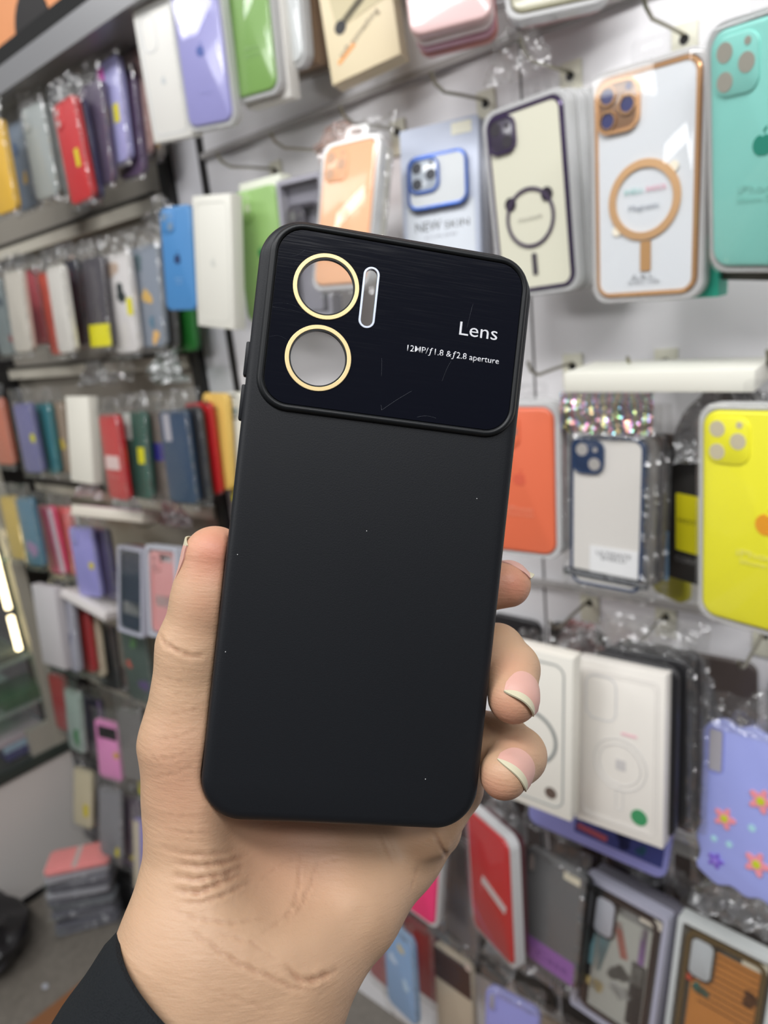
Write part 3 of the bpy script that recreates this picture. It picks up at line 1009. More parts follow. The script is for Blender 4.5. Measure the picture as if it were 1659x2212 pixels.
for n, c, lb in ((1, (226, 208, 206), 'whitish pink phone case, second in the pink stack at the top edge'), (2, (206, 150, 168), 'mauve phone case, third in the pink stack at the top edge'), (3, (190, 120, 112), 'dusky red phone case, rearmost in the pink stack at the top edge')):
    behind('A6', n, 0.012, lb, 'case', c)
build_item('A7', 'clear phone case with blue print at the top edge, right of the pink stack', 'case', (150, 152, 150), 'tri', 'blister', cover=False, ex=[('blob', 0.05, 0.12, 0.018, (70, 110, 190), 'blue_print')])
build_item('A8', 'olive-tinted clear phone case at the top edge, right of the blue print', 'case', (170, 166, 140), 'tri', 'blister', cover=False)
behind('A8', 1, 0.013, 'pinkish phone case peeking out below the olive-tinted clear case', 'case', (184, 140, 140), dz=-0.003)

behind('A3', 1, 0.014, 'open white tray box behind the light green phone case in the top row', 'box', W_, dx=0.008, dz=-0.010)
# --- second row, right bay
build_item('B1', 'sky blue phone case with dark logo, left end of the second row', 'case', (74, 134, 190), 'dual', None, hole=(120, 140, 160),
           ex=[('logo', 0.0, 0.50, 0.015, (26, 48, 92)), ('tx', 'iPhone', 0, 0.30, 0.0035, 0.018, (150, 185, 220), 'case_print'), ('tx', 'case', 0, 0.265, 0.003, 0.014, (150, 185, 220), 'case_print')])
build_item('B2', 'tall plain white box with embossed outline between blue and green cases', 'box', (226, 224, 214), ex=[('line', 0.070, 0.152, 0.010, 0.0008, (205, 205, 198)), ('logo', 0.0, 0.50, 0.011, (208, 208, 200))])
build_item('B3', 'light green phone case with dark green logo in an open box', 'case', (146, 184, 110), 'tri', None, hole=(172, 186, 150), ex=[('logo', 0.05, 0.52, 0.014, (36, 130, 76)), ('tx', 'iPhone', 0.05, 0.34, 0.0045, 0.024, (196, 214, 176), 'case_print')])
behind('B3', 1, 0.012, 'white box backing the light green case in the second row', 'box', (220, 222, 206), dz=0.012)
build_item('B4', 'grey package holding a dark grey phone case behind the black case', 'pack', (170, 168, 178), insert=(150, 148, 158), frame=(0.062, 0.135, 0.42, (74, 70, 78), 'dual'))
build_item('B5', 'peach orange phone case in clear blister above the held black case', 'case', (244, 184, 138), 'tri', 'blister', hole=(206, 160, 124), cover=True, ex=[('logo', 0.03, 0.50, 0.013, (240, 158, 96)), ('tx', 'iPhone', 0.03, 0.28, 0.004, 0.02, (246, 204, 170), 'case_print')])
behind('B5', 1, 0.016, 'clear bagged phone case hanging behind the peach orange case', 'case', (196, 192, 180), 'tri', dx=0.006, pack='bag')
build_item('B6', 'pale grey-blue package with blue frame case and NEW lettering', 'box', (196, 204, 222), T=0.012,
           ex=[('st', 0.0, 0.275, 0.084, 0.100, (214, 220, 228), 'white_card'), ('st', 0.30, 0.945, 0.024, 0.013, (236, 234, 214), 'price_sticker'), ('tx', 'NEW', -0.16, 0.385, 0.0115, 0.032, (52, 52, 56), 'box_lettering'), ('tx', 'SKIN', 0.21, 0.385, 0.0085, 0.030, (70, 70, 74), 'box_lettering'),
               ('tx', 'TRANSPARENT PROTECTIVE', 0.0, 0.475, 0.003, 0.062, (150, 152, 160), 'box_lettering'), ('tx', 'CASE', 0.0, 0.34, 0.003, 0.04, (150, 152, 160), 'box_lettering')])
behind('B6', 1, 0.014, 'grey clear package hanging behind the NEW lettered package', 'box', (160, 162, 170), dx=0.004)
x, y, z, ya, pi_, ro, W, H = P['B6']
R = rotm(ya, pi_, ro)
v = R @ Vector((0.0, -0.004, -0.003))
build_item('B6c', 'clear phone case with shiny blue frame mounted on the NEW lettered package', 'frame', (48, 92, 176), 'tri', None, frame='metal', hole=(40, 44, 54), island=(170, 178, 188), insert=(208, 212, 214), T=0.0032,
           pose=(x + v.x, y + v.y, z + v.z + 0.034, ya, pi_, ro, 0.074, 0.060))
build_item('B7', 'cream phone case with dark purple metallic frame and magnet ring, in blister', 'frame', (92, 78, 112), 'dual', 'blister', frame='metal', insert=(222, 220, 200), hole=(60, 56, 62), island=(70, 64, 78), cover=False,
           ex=[('ring', 0.0, 0.41, 0.0285, 0.0032, (100, 88, 112), 'magnet_ring'), ('disc', 0.24, 0.515, 0.0065, (40, 30, 44), 'ring_stud'), ('disc', -0.25, 0.505, 0.0065, (40, 30, 44), 'ring_stud'), ('st', 0.01, 0.15, 0.0055, 0.021, (66, 60, 70), 'magnet_bar'), ('tx', 'MAGSAFE', 0.0, 0.40, 0.003, 0.028, (170, 168, 160), 'insert_lettering')])
for n, lb in ((1, 'clear blister pack directly behind the cream purple-framed case'), (2, 'clear blister pack third from the front behind the purple-framed case'), (3, 'clear blister pack rearmost behind the purple-framed case')):
    behind('B7', n, 0.014, lb, 'case', (206, 204, 196), 'dual', pack='blister', cover=False, dx=0.0035, jit=0.02)
build_item('B8', 'white phone case with gold metallic frame, gold magnet ring and gold lenses', 'frame', (240, 186, 134), 'tri', 'blister', frame='metal', insert=(226, 230, 234), hole=(52, 56, 110), lens=(224, 176, 128), island=(150, 118, 92),
           ex=[('ring', 0.0, 0.44, 0.031, 0.0062, (248, 200, 148), 'magnet_ring'), ('disc', 0.28, 0.565, 0.004, (255, 246, 225), 'ring_stud'), ('disc', -0.27, 0.315, 0.004, (255, 246, 225), 'ring_stud'), ('st', 0.02, 0.185, 0.009, 0.024, (190, 146, 96), 'magnet_bar'), ('tx', 'SHELL', -0.10, 0.475, 0.004, 0.017, (150, 206, 200), 'insert_lettering'), ('tx', 'SHOCK', 0.12, 0.475, 0.004, 0.017, (226, 150, 170), 'insert_lettering'), ('tx', 'Magnetic', 0.0, 0.40, 0.0042, 0.026, (150, 156, 166), 'insert_lettering'), ('tx', 'A.B.L.', 0.0, 0.08, 0.004, 0.022, (150, 152, 156), 'insert_lettering'), ('tx', 'SHELL LAB', 0.0, 0.06, 0.0022, 0.028, (150, 152, 156), 'insert_lettering')])
behind('B8', 1, 0.018, 'teal green card package hanging behind the gold-framed case', 'box', (58, 186, 158), dz=-0.006, dx=0.010, size=(0.092, 0.048))
behind('B8', 2, 0.020, 'dark green card package rearmost behind the gold-framed case', 'box', (44, 96, 84), dx=-0.002)
build_item('B9', 'turquoise phone case with open lens holes in blister, upper right corner', 'case', (150, 226, 214), 'tri', 'blister', hole=(176, 172, 160), cover=True, ex=[('logo', 0.03, 0.52, 0.015, (40, 150, 128)), ('tx', 'iPhone', 0.0, 0.33, 0.006, 0.034, (150, 216, 206), 'case_print'), ('tx', 'Silicone Case', 0.0, 0.29, 0.0045, 0.036, (150, 216, 206), 'case_print')])
behind('B9', 1, 0.020, 'dark grey package showing below the turquoise case', 'box', (70, 66, 60), dx=-0.015, dz=-0.016)

# --- third row, right bay
t = build_item('C0', 'white box lying flat across two hooks above the navy-framed case', 'box', (232, 230, 218), T=0.08)
build_item('C1', 'coral orange phone case in blister right of the held black case', 'case', (226, 112, 78), 'tri', 'blister', cover=False, ex=[('tx', 'iPhone', 0.0, 0.30, 0.005, 0.028, (236, 150, 120), 'case_print'), ('tx', 'Silicone Case', 0.0, 0.265, 0.004, 0.03, (236, 150, 120), 'case_print'), ('logo', 0, 0.52, 0.014, (214, 96, 70))])
behind('C1', 1, 0.018, 'dark red phone case in blister hanging behind the coral orange case', 'case', (176, 58, 54), pack='blister', cover=False, dx=0.004)
build_item('C2', 'clear phone case with navy bumper in a foil-topped bag, strap across', 'frame', (40, 62, 96), 'dual', 'bag', insert=(216, 212, 206), hole=(168, 164, 160), island=(36, 54, 86), up=0.045, foil=True,
           ex=[('st', 0.12, 0.185, 0.050, 0.030, (232, 232, 232), 'white_label'), ('tx', 'ULTIMATE', 0.12, 0.225, 0.0045, 0.036, (92, 92, 98), 'label_lettering'), ('tx', 'SHIELD', 0.12, 0.195, 0.0045, 0.026, (92, 92, 98), 'label_lettering'),
               ('st', 0.0, 0.075, 0.090, 0.0085, (44, 46, 50), 'black_strap', -0.02), ('tx', 'PROFESSIONAL PROTECTION', 0.0, 0.058, 0.0048, 0.082, (170, 172, 176), 'strap_lettering', -0.02)])
for n, c, lb in ((1, (150, 146, 142), 'grey bagged phone case directly behind the navy-bumper case'), (2, (96, 92, 92), 'dark grey bagged phone case rearmost behind the navy-bumper case')):
    behind('C2', n, 0.016, lb, 'case', c, pack='bag', dx=0.004, jit=0.06)
build_item('C3a', 'black and yellow phone case package between navy and yellow cases', 'box', (38, 36, 34), T=0.008,
           ex=[('st', 0.30, 0.42, 0.026, 0.060, (206, 196, 20), 'yellow_panel'), ('tx', 'HOT', 0.30, 0.42, 0.005, 0.02, (60, 56, 10), 'package_lettering'), ('tx', 'CORP', 0.28, 0.14, 0.006, 0.024, (120, 118, 116), 'package_lettering'), ('st', -0.42, 0.16, 0.010, 0.040, (88, 74, 160), 'violet_label'), ('st', -0.20, 0.22, 0.010, 0.030, (222, 218, 40), 'yellow_tape'), ('st', -0.08, 0.15, 0.010, 0.055, (120, 176, 222), 'blue_tape')])
build_item('C3b', 'yellow-green phone case hanging behind the black and yellow package', 'case', (192, 184, 34), None, None)
build_item('C4', 'bright yellow phone case with orange logo in blister at the right edge', 'case', (244, 238, 48), 'tri', 'blister', hole=(206, 196, 168), ex=[('logo', 0.12, 0.50, 0.019, (240, 160, 32)), ('tx', 'iPhone', 0.06, 0.335, 0.006, 0.038, (242, 236, 120), 'case_print'), ('tx', 'Silicone Case', 0.08, 0.30, 0.0045, 0.036, (242, 236, 120), 'case_print')])
behind('C4', 1, 0.022, 'black phone case hanging behind the bright yellow case', 'case', (24, 24, 26))

# --- fourth row, right bay
build_item('D1', 'white phone case box with grey outline and brown round sticker behind the fingers', 'box', (226, 222, 212),
           ex=[('line', 0.074, 0.156, 0.011, 0.0016, (150, 154, 152)), ('disc', 0.26, 0.14, 0.0062, (92, 78, 70), 'round_sticker'), ('ring', 0.0, 0.46, 0.030, 0.003, (128, 132, 130), 'printed_ring')])
build_item('D2', 'white phone case box with embossed ring and green round sticker', 'box', (228, 223, 215),
           ex=[('line', 0.078, 0.156, 0.006, 0.0006, (208, 204, 200)), ('line', 0.072, 0.150, 0.006, 0.0005, (212, 208, 204)), ('line', 0.032, 0.046, 0.010, 0.0010, (200, 200, 202), 0.79, -0.20), ('ring', 0.02, 0.42, 0.0270, 0.0007, (200, 198, 196), 'printed_ring'), ('ring', 0.02, 0.42, 0.0215, 0.0006, (202, 200, 198), 'printed_ring'),
               ('st', 0.03, 0.42, 0.010, 0.011, (196, 192, 190), 'printed_mark'), ('line', 0.008, 0.022, 0.003, 0.0007, (200, 198, 196), 0.21, 0.02), ('disc', 0.24, 0.14, 0.0082, (62, 140, 92), 'round_sticker'), ('st', 0.12, 0.61, 0.016, 0.003, (232, 190, 196), 'pink_print')])
for n, lb in ((1, 'black phone case directly behind the white box with green sticker'), (2, 'black phone case second behind the white box with green sticker'), (3, 'dark bagged phone case rearmost behind the green sticker box')):
    behind('D2', n, 0.017, lb, 'case', (28, 27, 30) if n < 3 else (52, 48, 50), pack='bag' if n > 1 else None, dx=0.006, dz=0.003, jit=0.05)
build_item('D3', 'lavender wavy-edged phone case with pink and purple flowers, right edge', 'case', (158, 166, 228), None, 'bag', wavy=True, gloss=0.35,
           ex=[('flower', -0.18, 0.42, 0.011, (238, 150, 160), (196, 206, 40)), ('flower', 0.22, 0.60, 0.012, (238, 150, 160), (196, 206, 40)), ('flower', 0.20, 0.22, 0.012, (238, 150, 160), (196, 206, 40)), ('flower', -0.27, 0.14, 0.008, (124, 96, 200), (150, 130, 216)),
               ('disc', -0.30, 0.27, 0.0032, (170, 214, 226), 'pale_bubble'), ('disc', -0.12, 0.27, 0.0032, (170, 214, 226), 'pale_bubble'), ('disc', 0.13, 0.42, 0.0036, (170, 214, 226), 'pale_bubble'),
               ('line', 0.017, 0.046, 0.006, 0.0018, (128, 136, 206), 0.815, -0.32), ('st', -0.32, 0.815, 0.0125, 0.041, (168, 164, 170), 'camera_opening')])
build_item('D4', 'lavender phone case with dark blue artwork lying sideways under the white boxes', 'case', (146, 148, 212), None, None, T=0.012,
           ex=[('st', 0.16, 0.54, 0.098, 0.052, (58, 66, 128), 'dark_artwork'), ('st', -0.02, 0.30, 0.035, 0.0075, (226, 112, 120), 'coral_stripe', -0.06), ('blob', 0.20, 0.38, 0.009, (34, 40, 74), 'dark_spot'), ('blob', 0.32, 0.34, 0.006, (70, 140, 150), 'teal_spot'), ('line', 0.040, 0.020, 0.008, 0.0015, (120, 122, 190), 0.50, -0.34), ('st', -0.34, 0.50, 0.036, 0.017, (150, 140, 148), 'camera_opening')])
build_item('D5', 'black bagged phone case in the dark gap right of the green sticker box', 'case', (34, 32, 36), 'dual', 'bag')

# --- fifth row, right bay
build_item('E1', 'smoky grey phone case with a purple paper band', 'case', (98, 98, 98), 'slim', 'bag', hole=(150, 138, 132),
           ex=[('st', 0.0, 0.145, 0.080, 0.030, (138, 92, 156), 'purple_band'), ('tx', 'Case', 0.12, 0.115, 0.010, 0.044, (102, 62, 120), 'band_lettering'), ('st', 0.33, 0.93, 0.022, 0.010, (206, 198, 176), 'price_sticker')])
behind('E1', 1, 0.018, 'black phone case hanging behind the purple-banded case', 'case', (22, 22, 24), dz=-0.012)
build_item('E2', 'black-framed phone case with grey collage artwork in a grey window box', 'pack', (164, 164, 180), insert=(150, 150, 146), frame=(0.082, 0.165, 0.49, (32, 30, 30), 'window'), hole=(176, 178, 186), island=(28, 26, 26),
           ex=[('st', 0.02, 0.44, 0.068, 0.145, (170, 172, 164), 'artwork_sheet'), ('st', -0.24, 0.52, 0.020, 0.060, (116, 164, 172), 'teal_patch', -0.2), ('st', 0.0, 0.66, 0.010, 0.045, (206, 126, 110), 'red_patch', 0.3), ('st', 0.25, 0.70, 0.008, 0.048, (158, 120, 178), 'purple_patch'), ('blob', 0.02, 0.42, 0.012, (84, 88, 84), 'grey_patch'), ('blob', 0.06, 0.30, 0.011, (206, 208, 204), 'white_patch'), ('st', 0.24, 0.34, 0.018, 0.085, (28, 34, 36), 'dark_patch'), ('blob', -0.24, 0.24, 0.010, (214, 190, 120), 'yellow_patch'), ('st', 0.30, 0.90, 0.026, 0.011, (224, 216, 200), 'price_sticker')])
behind('E3', 1, 0.020, 'dark window box hanging behind the wood-striped case', 'box', (60, 54, 50), dx=-0.006, dz=0.004)
behind('E2', 1, 0.020, 'grey window box hanging behind the collage artwork case', 'box', (104, 102, 112), dx=0.005)
build_item('E3', 'orange wood-striped phone case in a white window box, bottom right corner', 'pack', (206, 210, 208), insert=(120, 124, 112), frame=(0.084, 0.165, 0.49, (92, 78, 44), 'window'), hole=(186, 192, 194), island=(60, 58, 44),
           ex=[('st', 0.02, 0.46, 0.068, 0.148, (196, 130, 62), 'wood_print')] + [('st', 0.06, 0.83 - 0.045 * i, 0.058, 0.0022, (112, 84, 62), 'dark_stripe') for i in range(9)] +
              [('st', 0.28, 0.90, 0.026, 0.012, (232, 226, 202), 'price_sticker'), ('blob', 0.28, 0.66, 0.009, (66, 52, 48), 'dark_print'), ('blob', -0.20, 0.55, 0.008, (30, 130, 120), 'teal_print'), ('blob', -0.32, 0.60, 0.006, (206, 84, 60), 'red_print')])
build_item('E4', 'red phone case in a white-rimmed blister with hang tab', 'case', (186, 40, 44), None, 'blister', cover=True, ex=[('st', 0.1, 0.47, 0.050, 0.012, (200, 190, 188), 'white_stripe', -0.3)])
behind('E4', 1, 0.016, 'dark maroon phone case hanging behind the red blister case', 'case', (84, 40, 46))
build_item('E5', 'magenta pink phone case in grey-rimmed blister beside the palm edge', 'case', (234, 60, 118), None, 'blister', cover=False)
behind('E5', 1, 0.016, 'dark plum bagged phone case behind the magenta pink case', 'case', (84, 62, 74), pack='bag', dx=0.004)
build_item('E6', 'grey bagged phone case between the magenta and the red cases', 'case', (118, 110, 108), 'slim', 'bag')
build_item('F1', 'light blue patterned phone case at the bottom edge, right of the wrist', 'case', (132, 168, 206), None, 'bag', ex=[('blob', 0.1, 0.8, 0.007, (200, 186, 140), 'pattern_patch'), ('blob', -0.2, 0.6, 0.008, (190, 208, 226), 'pattern_patch'), ('blob', 0.2, 0.4, 0.008, (178, 204, 222), 'pattern_patch')])
build_item('F2', 'dusky pink phone case at the bottom edge beside the wrist', 'case', (170, 96, 100), None, 'bag')
build_item('F3', 'dark red phone case at the bottom edge behind the light blue case', 'case', (140, 26, 32), None, 'bag')
behind('F3', 1, 0.014, 'black phone case at the bottom edge behind the dark red case', 'case', (24, 22, 24), pack='bag')
build_item('F4', 'beige and dark brown phone case at the bottom edge', 'case', (190, 176, 154), None, 'bag', ex=[('st', 0, 0.80, 0.076, 0.052, (62, 40, 34), 'brown_panel'), ('disc', 0.42, 0.97, 0.006, (222, 200, 186), 'round_tag'), ('disc', 0.30, 0.28, 0.005, (226, 214, 30), 'yellow_sticker')])
build_item('F5', 'lavender blue phone case at the bottom edge under the purple-banded case', 'case', (146, 148, 210), 'slim', 'bag', hole=(150, 146, 156))
build_item('F6', 'brownish bagged phone case at the bottom edge below the collage case', 'case', (150, 130, 108), 'slim', 'bag')

# --- left bay, first row
build_item('L1h', 'mustard yellow phone case at the far left of the top row', 'case', (232, 184, 62), None, 'bag')
build_item('L1g', 'blue-grey patterned phone case right of the mustard yellow case', 'case', (116, 128, 142), None, 'bag', ex=[('blob', 0.1, 0.35, 0.009, (196, 160, 84), 'pattern_patch'), ('blob', -0.1, 0.7, 0.010, (70, 90, 120), 'pattern_patch')])
build_item('L1f', 'frosted grey phone case left of the red case, top row', 'case', (158, 164, 162), 'bar', 'bag', hole=(180, 182, 180))
behind('L1f', 1, 0.016, 'clear bagged phone case behind the frosted grey case', 'case', (176, 178, 176), pack='bag')
build_item('L1a', 'bright red phone case with yellow sticker, top row of the left bay', 'case', (206, 50, 52), 'bar', 'bag', hole=(196, 176, 172), ex=[('st', 0.18, 0.42, 0.012, 0.026, (226, 214, 30), 'yellow_sticker')])
behind('L1a', 1, 0.016, 'navy phone case hanging behind the bright red case', 'case', (62, 58, 92), pack='bag', dx=-0.006)
build_item('L1c', 'dark purple phone case between the red and lavender cases', 'case', (88, 76, 100), 'bar', 'bag', hole=(160, 152, 160))
build_item('L1b', 'lavender phone case with magenta camera patch and yellow sticker, top row', 'case', (164, 162, 210), None, 'bag', ex=[('st', -0.26, 0.86, 0.019, 0.026, (226, 70, 190), 'magenta_patch'), ('st', 0.20, 0.47, 0.016, 0.026, (226, 214, 30), 'yellow_sticker')])
behind('L1b', 1, 0.018, 'purple glittery phone case behind the lavender magenta-patched case', 'case', (92, 72, 104), dz=-0.018, dx=0.006, pack='bag')
build_item('L1d', 'dusty rose phone case with yellow sticker right of the lavender case', 'case', (206, 168, 164), None, 'bag', ex=[('st', 0.0, 0.50, 0.02, 0.026, (226, 214, 30), 'yellow_sticker')])
build_item('L1e', 'grey and gold edged bagged phone case beside the narrow white box', 'case', (120, 116, 110), 'slim', 'bag', ex=[('st', 0.40, 0.5, 0.006, 0.14, (206, 172, 110), 'gold_edge')])

# --- left bay, second row
L2 = [
    ('L2a', 'grey-teal patterned phone case at the far left of the second row', (124, 134, 134), dict(ex=[('blob', 0.2, 0.7, 0.010, (70, 80, 88), 'pattern_patch'), ('blob', 0.3, 0.2, 0.008, (130, 50, 56), 'pattern_patch')])),
    ('L2b', 'off-white phone case second from the left in the second row', (198, 192, 180), {}),
    ('L2d', 'raspberry red phone case behind the off-white and orange cases', (168, 72, 78), {}),
    ('L2e', 'orange-red phone case with its edge beside the white case, second row', (212, 80, 56), {}),
    ('L2g', 'black slim phone case right of the white case, second row', (36, 40, 52), {}),
    ('L2f', 'plain white phone case right of the orange-red case, second row', (220, 216, 208), {}),
    ('L2h', 'light grey phone case left of the dark one with yellow label', (172, 168, 172), dict(ex=[('disc', -0.1, 1.02, 0.012, (226, 196, 180), 'round_tag')])),
    ('L2i', 'dark charcoal phone case with a wide yellow label at its foot', (74, 70, 76), dict(ex=[('st', 0.05, 0.125, 0.075, 0.038, (226, 218, 24), 'yellow_label')])),
    ('L2j', 'white phone case printed with a black oval, second row', (214, 210, 208), dict(ex=[('blob', 0.05, 0.60, 0.014, (34, 44, 44), 'black_oval'), ('st', 0.34, 0.46, 0.016, 0.028, (222, 212, 30), 'yellow_sticker'), ('blob', -0.15, 0.85, 0.014, (190, 168, 150), 'pattern_patch')])),
    ('L2k', 'slate blue patterned phone case with small yellow shapes, second row', (132, 140, 152), dict(ex=[('blob', 0.0, 0.50, 0.012, (212, 172, 92), 'pattern_patch'), ('blob', 0.2, 0.10, 0.010, (222, 176, 104), 'pattern_patch'), ('blob', -0.2, 0.85, 0.012, (92, 112, 118), 'pattern_patch'), ('blob', 0.1, 0.25, 0.008, (84, 120, 140), 'pattern_patch')])),
]
for k, lb, c, kw in L2:
    build_item(k, lb, 'case', c, pack='bag', **kw)
behind('L2k', 1, 0.022, 'dark grey bagged phone case behind the slate blue patterned case', 'case', (92, 90, 88), pack='bag')
behind('L2k', 2, 0.022, 'green-edged phone case rearmost behind the slate blue patterned case', 'case', (40, 120, 48), dx=0.012, dz=-0.004)

# --- left bay, third row
L3 = [
    ('L3a', 'rust orange phone case at the far left of the third row', (190, 108, 84), {}),
    ('L3b', 'periwinkle phone case with a yellow sticker, left of the third row', (104, 104, 150), dict(ex=[('disc', 0.3, 0.5, 0.010, (190, 186, 30), 'yellow_sticker')])),
    ('L3d', 'teal phone case left of the brown patterned case, third row', (52, 120, 128), {}),
    ('L3e', 'brown patterned phone case left of the plain white box', (148, 128, 108), dict(ex=[('blob', 0.2, 0.4, 0.010, (206, 180, 60), 'pattern_patch'), ('blob', -0.1, 0.8, 0.010, (170, 120, 100), 'pattern_patch')])),
    ('L3g', 'crimson red phone case with white label, third row', (190, 38, 46), dict(ex=[('st', -0.05, 0.44, 0.052, 0.024, (222, 196, 192), 'white_label'), ('tx', 'iPhone', 0.0, 0.26, 0.006, 0.045, (220, 120, 120), 'case_print')])),
    ('L3h', 'dark green phone case with white label and yellow sticker, third row', (44, 88, 76), dict(ex=[('st', -0.25, 0.83, 0.022, 0.046, (206, 212, 206), 'white_label'), ('st', 0.22, 0.50, 0.020, 0.028, (214, 210, 24), 'yellow_sticker')])),
    ('L3i', 'grey-brown phone case with a blue tape strip, beside the dark green one', (104, 92, 84), dict(ex=[('st', 0.1, 0.52, 0.060, 0.030, (36, 30, 132), 'blue_tape')])),
    ('L3j', 'navy blue phone case with small white label, third row', (42, 66, 94), dict(ex=[('st', -0.22, 0.82, 0.018, 0.044, (168, 166, 174), 'white_label')])),
    ('L3k', 'black phone case between the navy and mustard cases', (30, 30, 34), {}),
]
for k, lb, c, kw in L3:
    build_item(k, lb, 'case', c, pack='bag', **kw)
build_item('L3f', 'plain white phone case box in the third row of the left bay', 'box', (222, 218, 206))
behind('L3k', 1, 0.016, 'thin scarlet phone case edge behind the black case, third row', 'case', (176, 30, 34), dx=0.006, dz=0.006)
build_item('L3l', 'mustard gold phone case left of the held case', 'case', (222, 184, 96), 'bar', None, hole=(206, 170, 92))
build_item('L3m', 'white phone case box with dark camera picture behind the held case', 'box', (222, 220, 208), ex=[('line', 0.034, 0.038, 0.010, 0.003, (70, 76, 78), 0.86, -0.22), ('disc', -0.30, 0.905, 0.006, (120, 136, 138), 'printed_lens'), ('disc', -0.16, 0.82, 0.006, (120, 136, 138), 'printed_lens'), ('st', -0.32, 0.02, 0.03, 0.03, (222, 210, 24), 'yellow_sticker')])

# --- left bay, fourth row
L4 = [
    ('L4a', 'ochre phone case at the far left of the fourth row', (196, 168, 84), {}),
    ('L4b', 'blue-teal and lilac patterned phone case, fourth row', (72, 116, 140), dict(ex=[('blob', 0.0, 0.25, 0.018, (150, 118, 156), 'pattern_patch')])),
    ('L4c', 'hot pink and white phone case, fourth row', (226, 92, 128), dict(ex=[('st', 0.34, 0.5, 0.022, 0.140, (222, 198, 208), 'white_stripe')])),
    ('L4d', 'salmon phone case left of the periwinkle one, fourth row', (226, 116, 112), {}),
    ('L4f', 'dark violet phone case behind the periwinkle lavender case', (66, 58, 90), {}),
]
for k, lb, c, kw in L4:
    build_item(k, lb, 'case', c, pack='bag', **kw)
build_item('L4e', 'lavender phone case with yellow round sticker, fourth row', 'case', (146, 142, 204), 'bar', 'bag', hole=(150, 148, 190), ex=[('disc', 0.28, 0.46, 0.008, (206, 190, 30), 'yellow_sticker')])
build_item('L4i', 'navy phone case in grey window box left of the thumb', 'pack', (176, 176, 190), insert=(150, 150, 160), frame=(0.070, 0.150, 0.5, (22, 34, 66), None), ex=[('st', 0, 0.5, 0.062, 0.142, (22, 32, 64), 'case_back'), ('st', -0.02, 0.29, 0.062, 0.024, (206, 204, 204), 'white_label')])
build_item('L4j', 'salmon pink phone case in pale package beside the thumb', 'pack', (190, 192, 202), insert=(190, 186, 190), frame=(0.070, 0.150, 0.5, (222, 158, 158), 'bar'), hole=(176, 120, 122), ex=[('st', 0, 0.45, 0.062, 0.130, (222, 158, 158), 'case_back'), ('st', 0.0, 0.40, 0.050, 0.020, (226, 206, 204), 'white_label')])
behind('L4i', 1, 0.02, 'dark red package behind the navy window box, fourth row', 'box', (120, 46, 52), dx=0.006)
# two boxes lying loose between the rows
for (x, y, z, yaw, pit, rol, sx, sy, sz, c, lb, top) in [
    (-1.250, -0.125, 1.045, 0.45, -0.32, 0.12, 0.155, 0.085, 0.020, (206, 198, 184), 'box with pink top lying tilted on the hooks above the salmon case', (206, 140, 176)),
    (-1.395, -0.135, 0.842, 0.15, -0.25, 0.22, 0.150, 0.080, 0.018, (214, 208, 206), 'white box lying tilted on the hooks below the lavender case', (214, 208, 206))]:
    t = thing('case_box', lb, 'box', (x, y, z), rotm(yaw, pit, rol))
    bm = bmesh.new()
    box(bm, -sx / 2, sx / 2, -sy / 2, sy / 2, -sz / 2, sz / 2, 0.001)
    obj('box_body', bm, mat('box_card', c, 0.42, vary=0.015), t)
    bm = bmesh.new()
    box(bm, -sx / 2 + 0.012, sx / 2 - 0.012, -sy / 2 + 0.01, sy / 2 - 0.01, sz / 2 - 0.0002, sz / 2 + 0.0005)
    obj('top_print', bm, mat('printed_card', top, 0.45), t)

# --- left bay, fifth to seventh rows
LX = [
    ('L5b', 'grey patterned phone case in the fifth row beside the pale package', (152, 152, 164), dict(ex=[('blob', 0.1, 0.4, 0.016, (116, 120, 140), 'pattern_patch')])),
    ('L5c', 'narrow red phone case in the fifth row', (172, 36, 42), {}),
    ('L5d', 'cream phone case with ochre spots right of the narrow red case', (196, 184, 160), dict(ex=[('blob', 0.2, 0.5, 0.008, (206, 150, 60), 'pattern_patch')])),
    ('L5f', 'dark green patterned phone case left of the thumb base', (74, 88, 82), dict(ex=[('blob', 0.0, 0.8, 0.010, (92, 134, 84), 'pattern_patch'), ('blob', -0.3, 0.5, 0.008, (190, 88, 74), 'pattern_patch'), ('blob', 0.2, 0.25, 0.014, (92, 78, 118), 'pattern_patch')])),
    ('L6a', 'muted red phone case at the far left of the sixth row', (158, 58, 58), {}),
    ('L6b', 'pale teal and green phone case, sixth row', (150, 166, 158), dict(ex=[('blob', 0.1, 0.25, 0.016, (72, 128, 84), 'pattern_patch')])),
    ('L6c', 'dark navy phone case with violet edge, sixth row', (46, 44, 64), dict(ex=[('st', 0.40, 0.5, 0.010, 0.14, (140, 116, 160), 'violet_edge')])),
    ('L6f', 'smoky clear phone case right of the pink one, sixth row', (112, 110, 108), {}),
    ('L6g', 'green phone case with yellow foot beside the hand, sixth row', (50, 112, 66), dict(ex=[('st', -0.1, 0.16, 0.06, 0.032, (200, 192, 26), 'yellow_label')])),
    ('L7a', 'cream phone case with yellow sticker, bottom row left', (190, 180, 150), dict(ex=[('st', 0.2, 0.3, 0.02, 0.03, (196, 180, 30), 'yellow_sticker')])),
    ('L7b', 'near-black phone case right of the cream one, bottom row', (36, 34, 44), {}),
    ('L7c', 'mid grey bagged phone case in the bottom row', (120, 120, 124), dict(ex=[('blob', 0.3, 0.1, 0.009, (190, 176, 30), 'pattern_patch')])),
    ('L7d', 'plum grey bagged phone case in the bottom row', (96, 84, 98), dict(ex=[('blob', 0.2, 0.15, 0.009, (190, 176, 30), 'pattern_patch')])),
    ('L7e', 'lavender phone case beside the thumb base, bottom row', (128, 120, 190), dict(ex=[('st', -0.35, 0.5, 0.022, 0.15, (186, 176, 156), 'cream_edge')])),
]
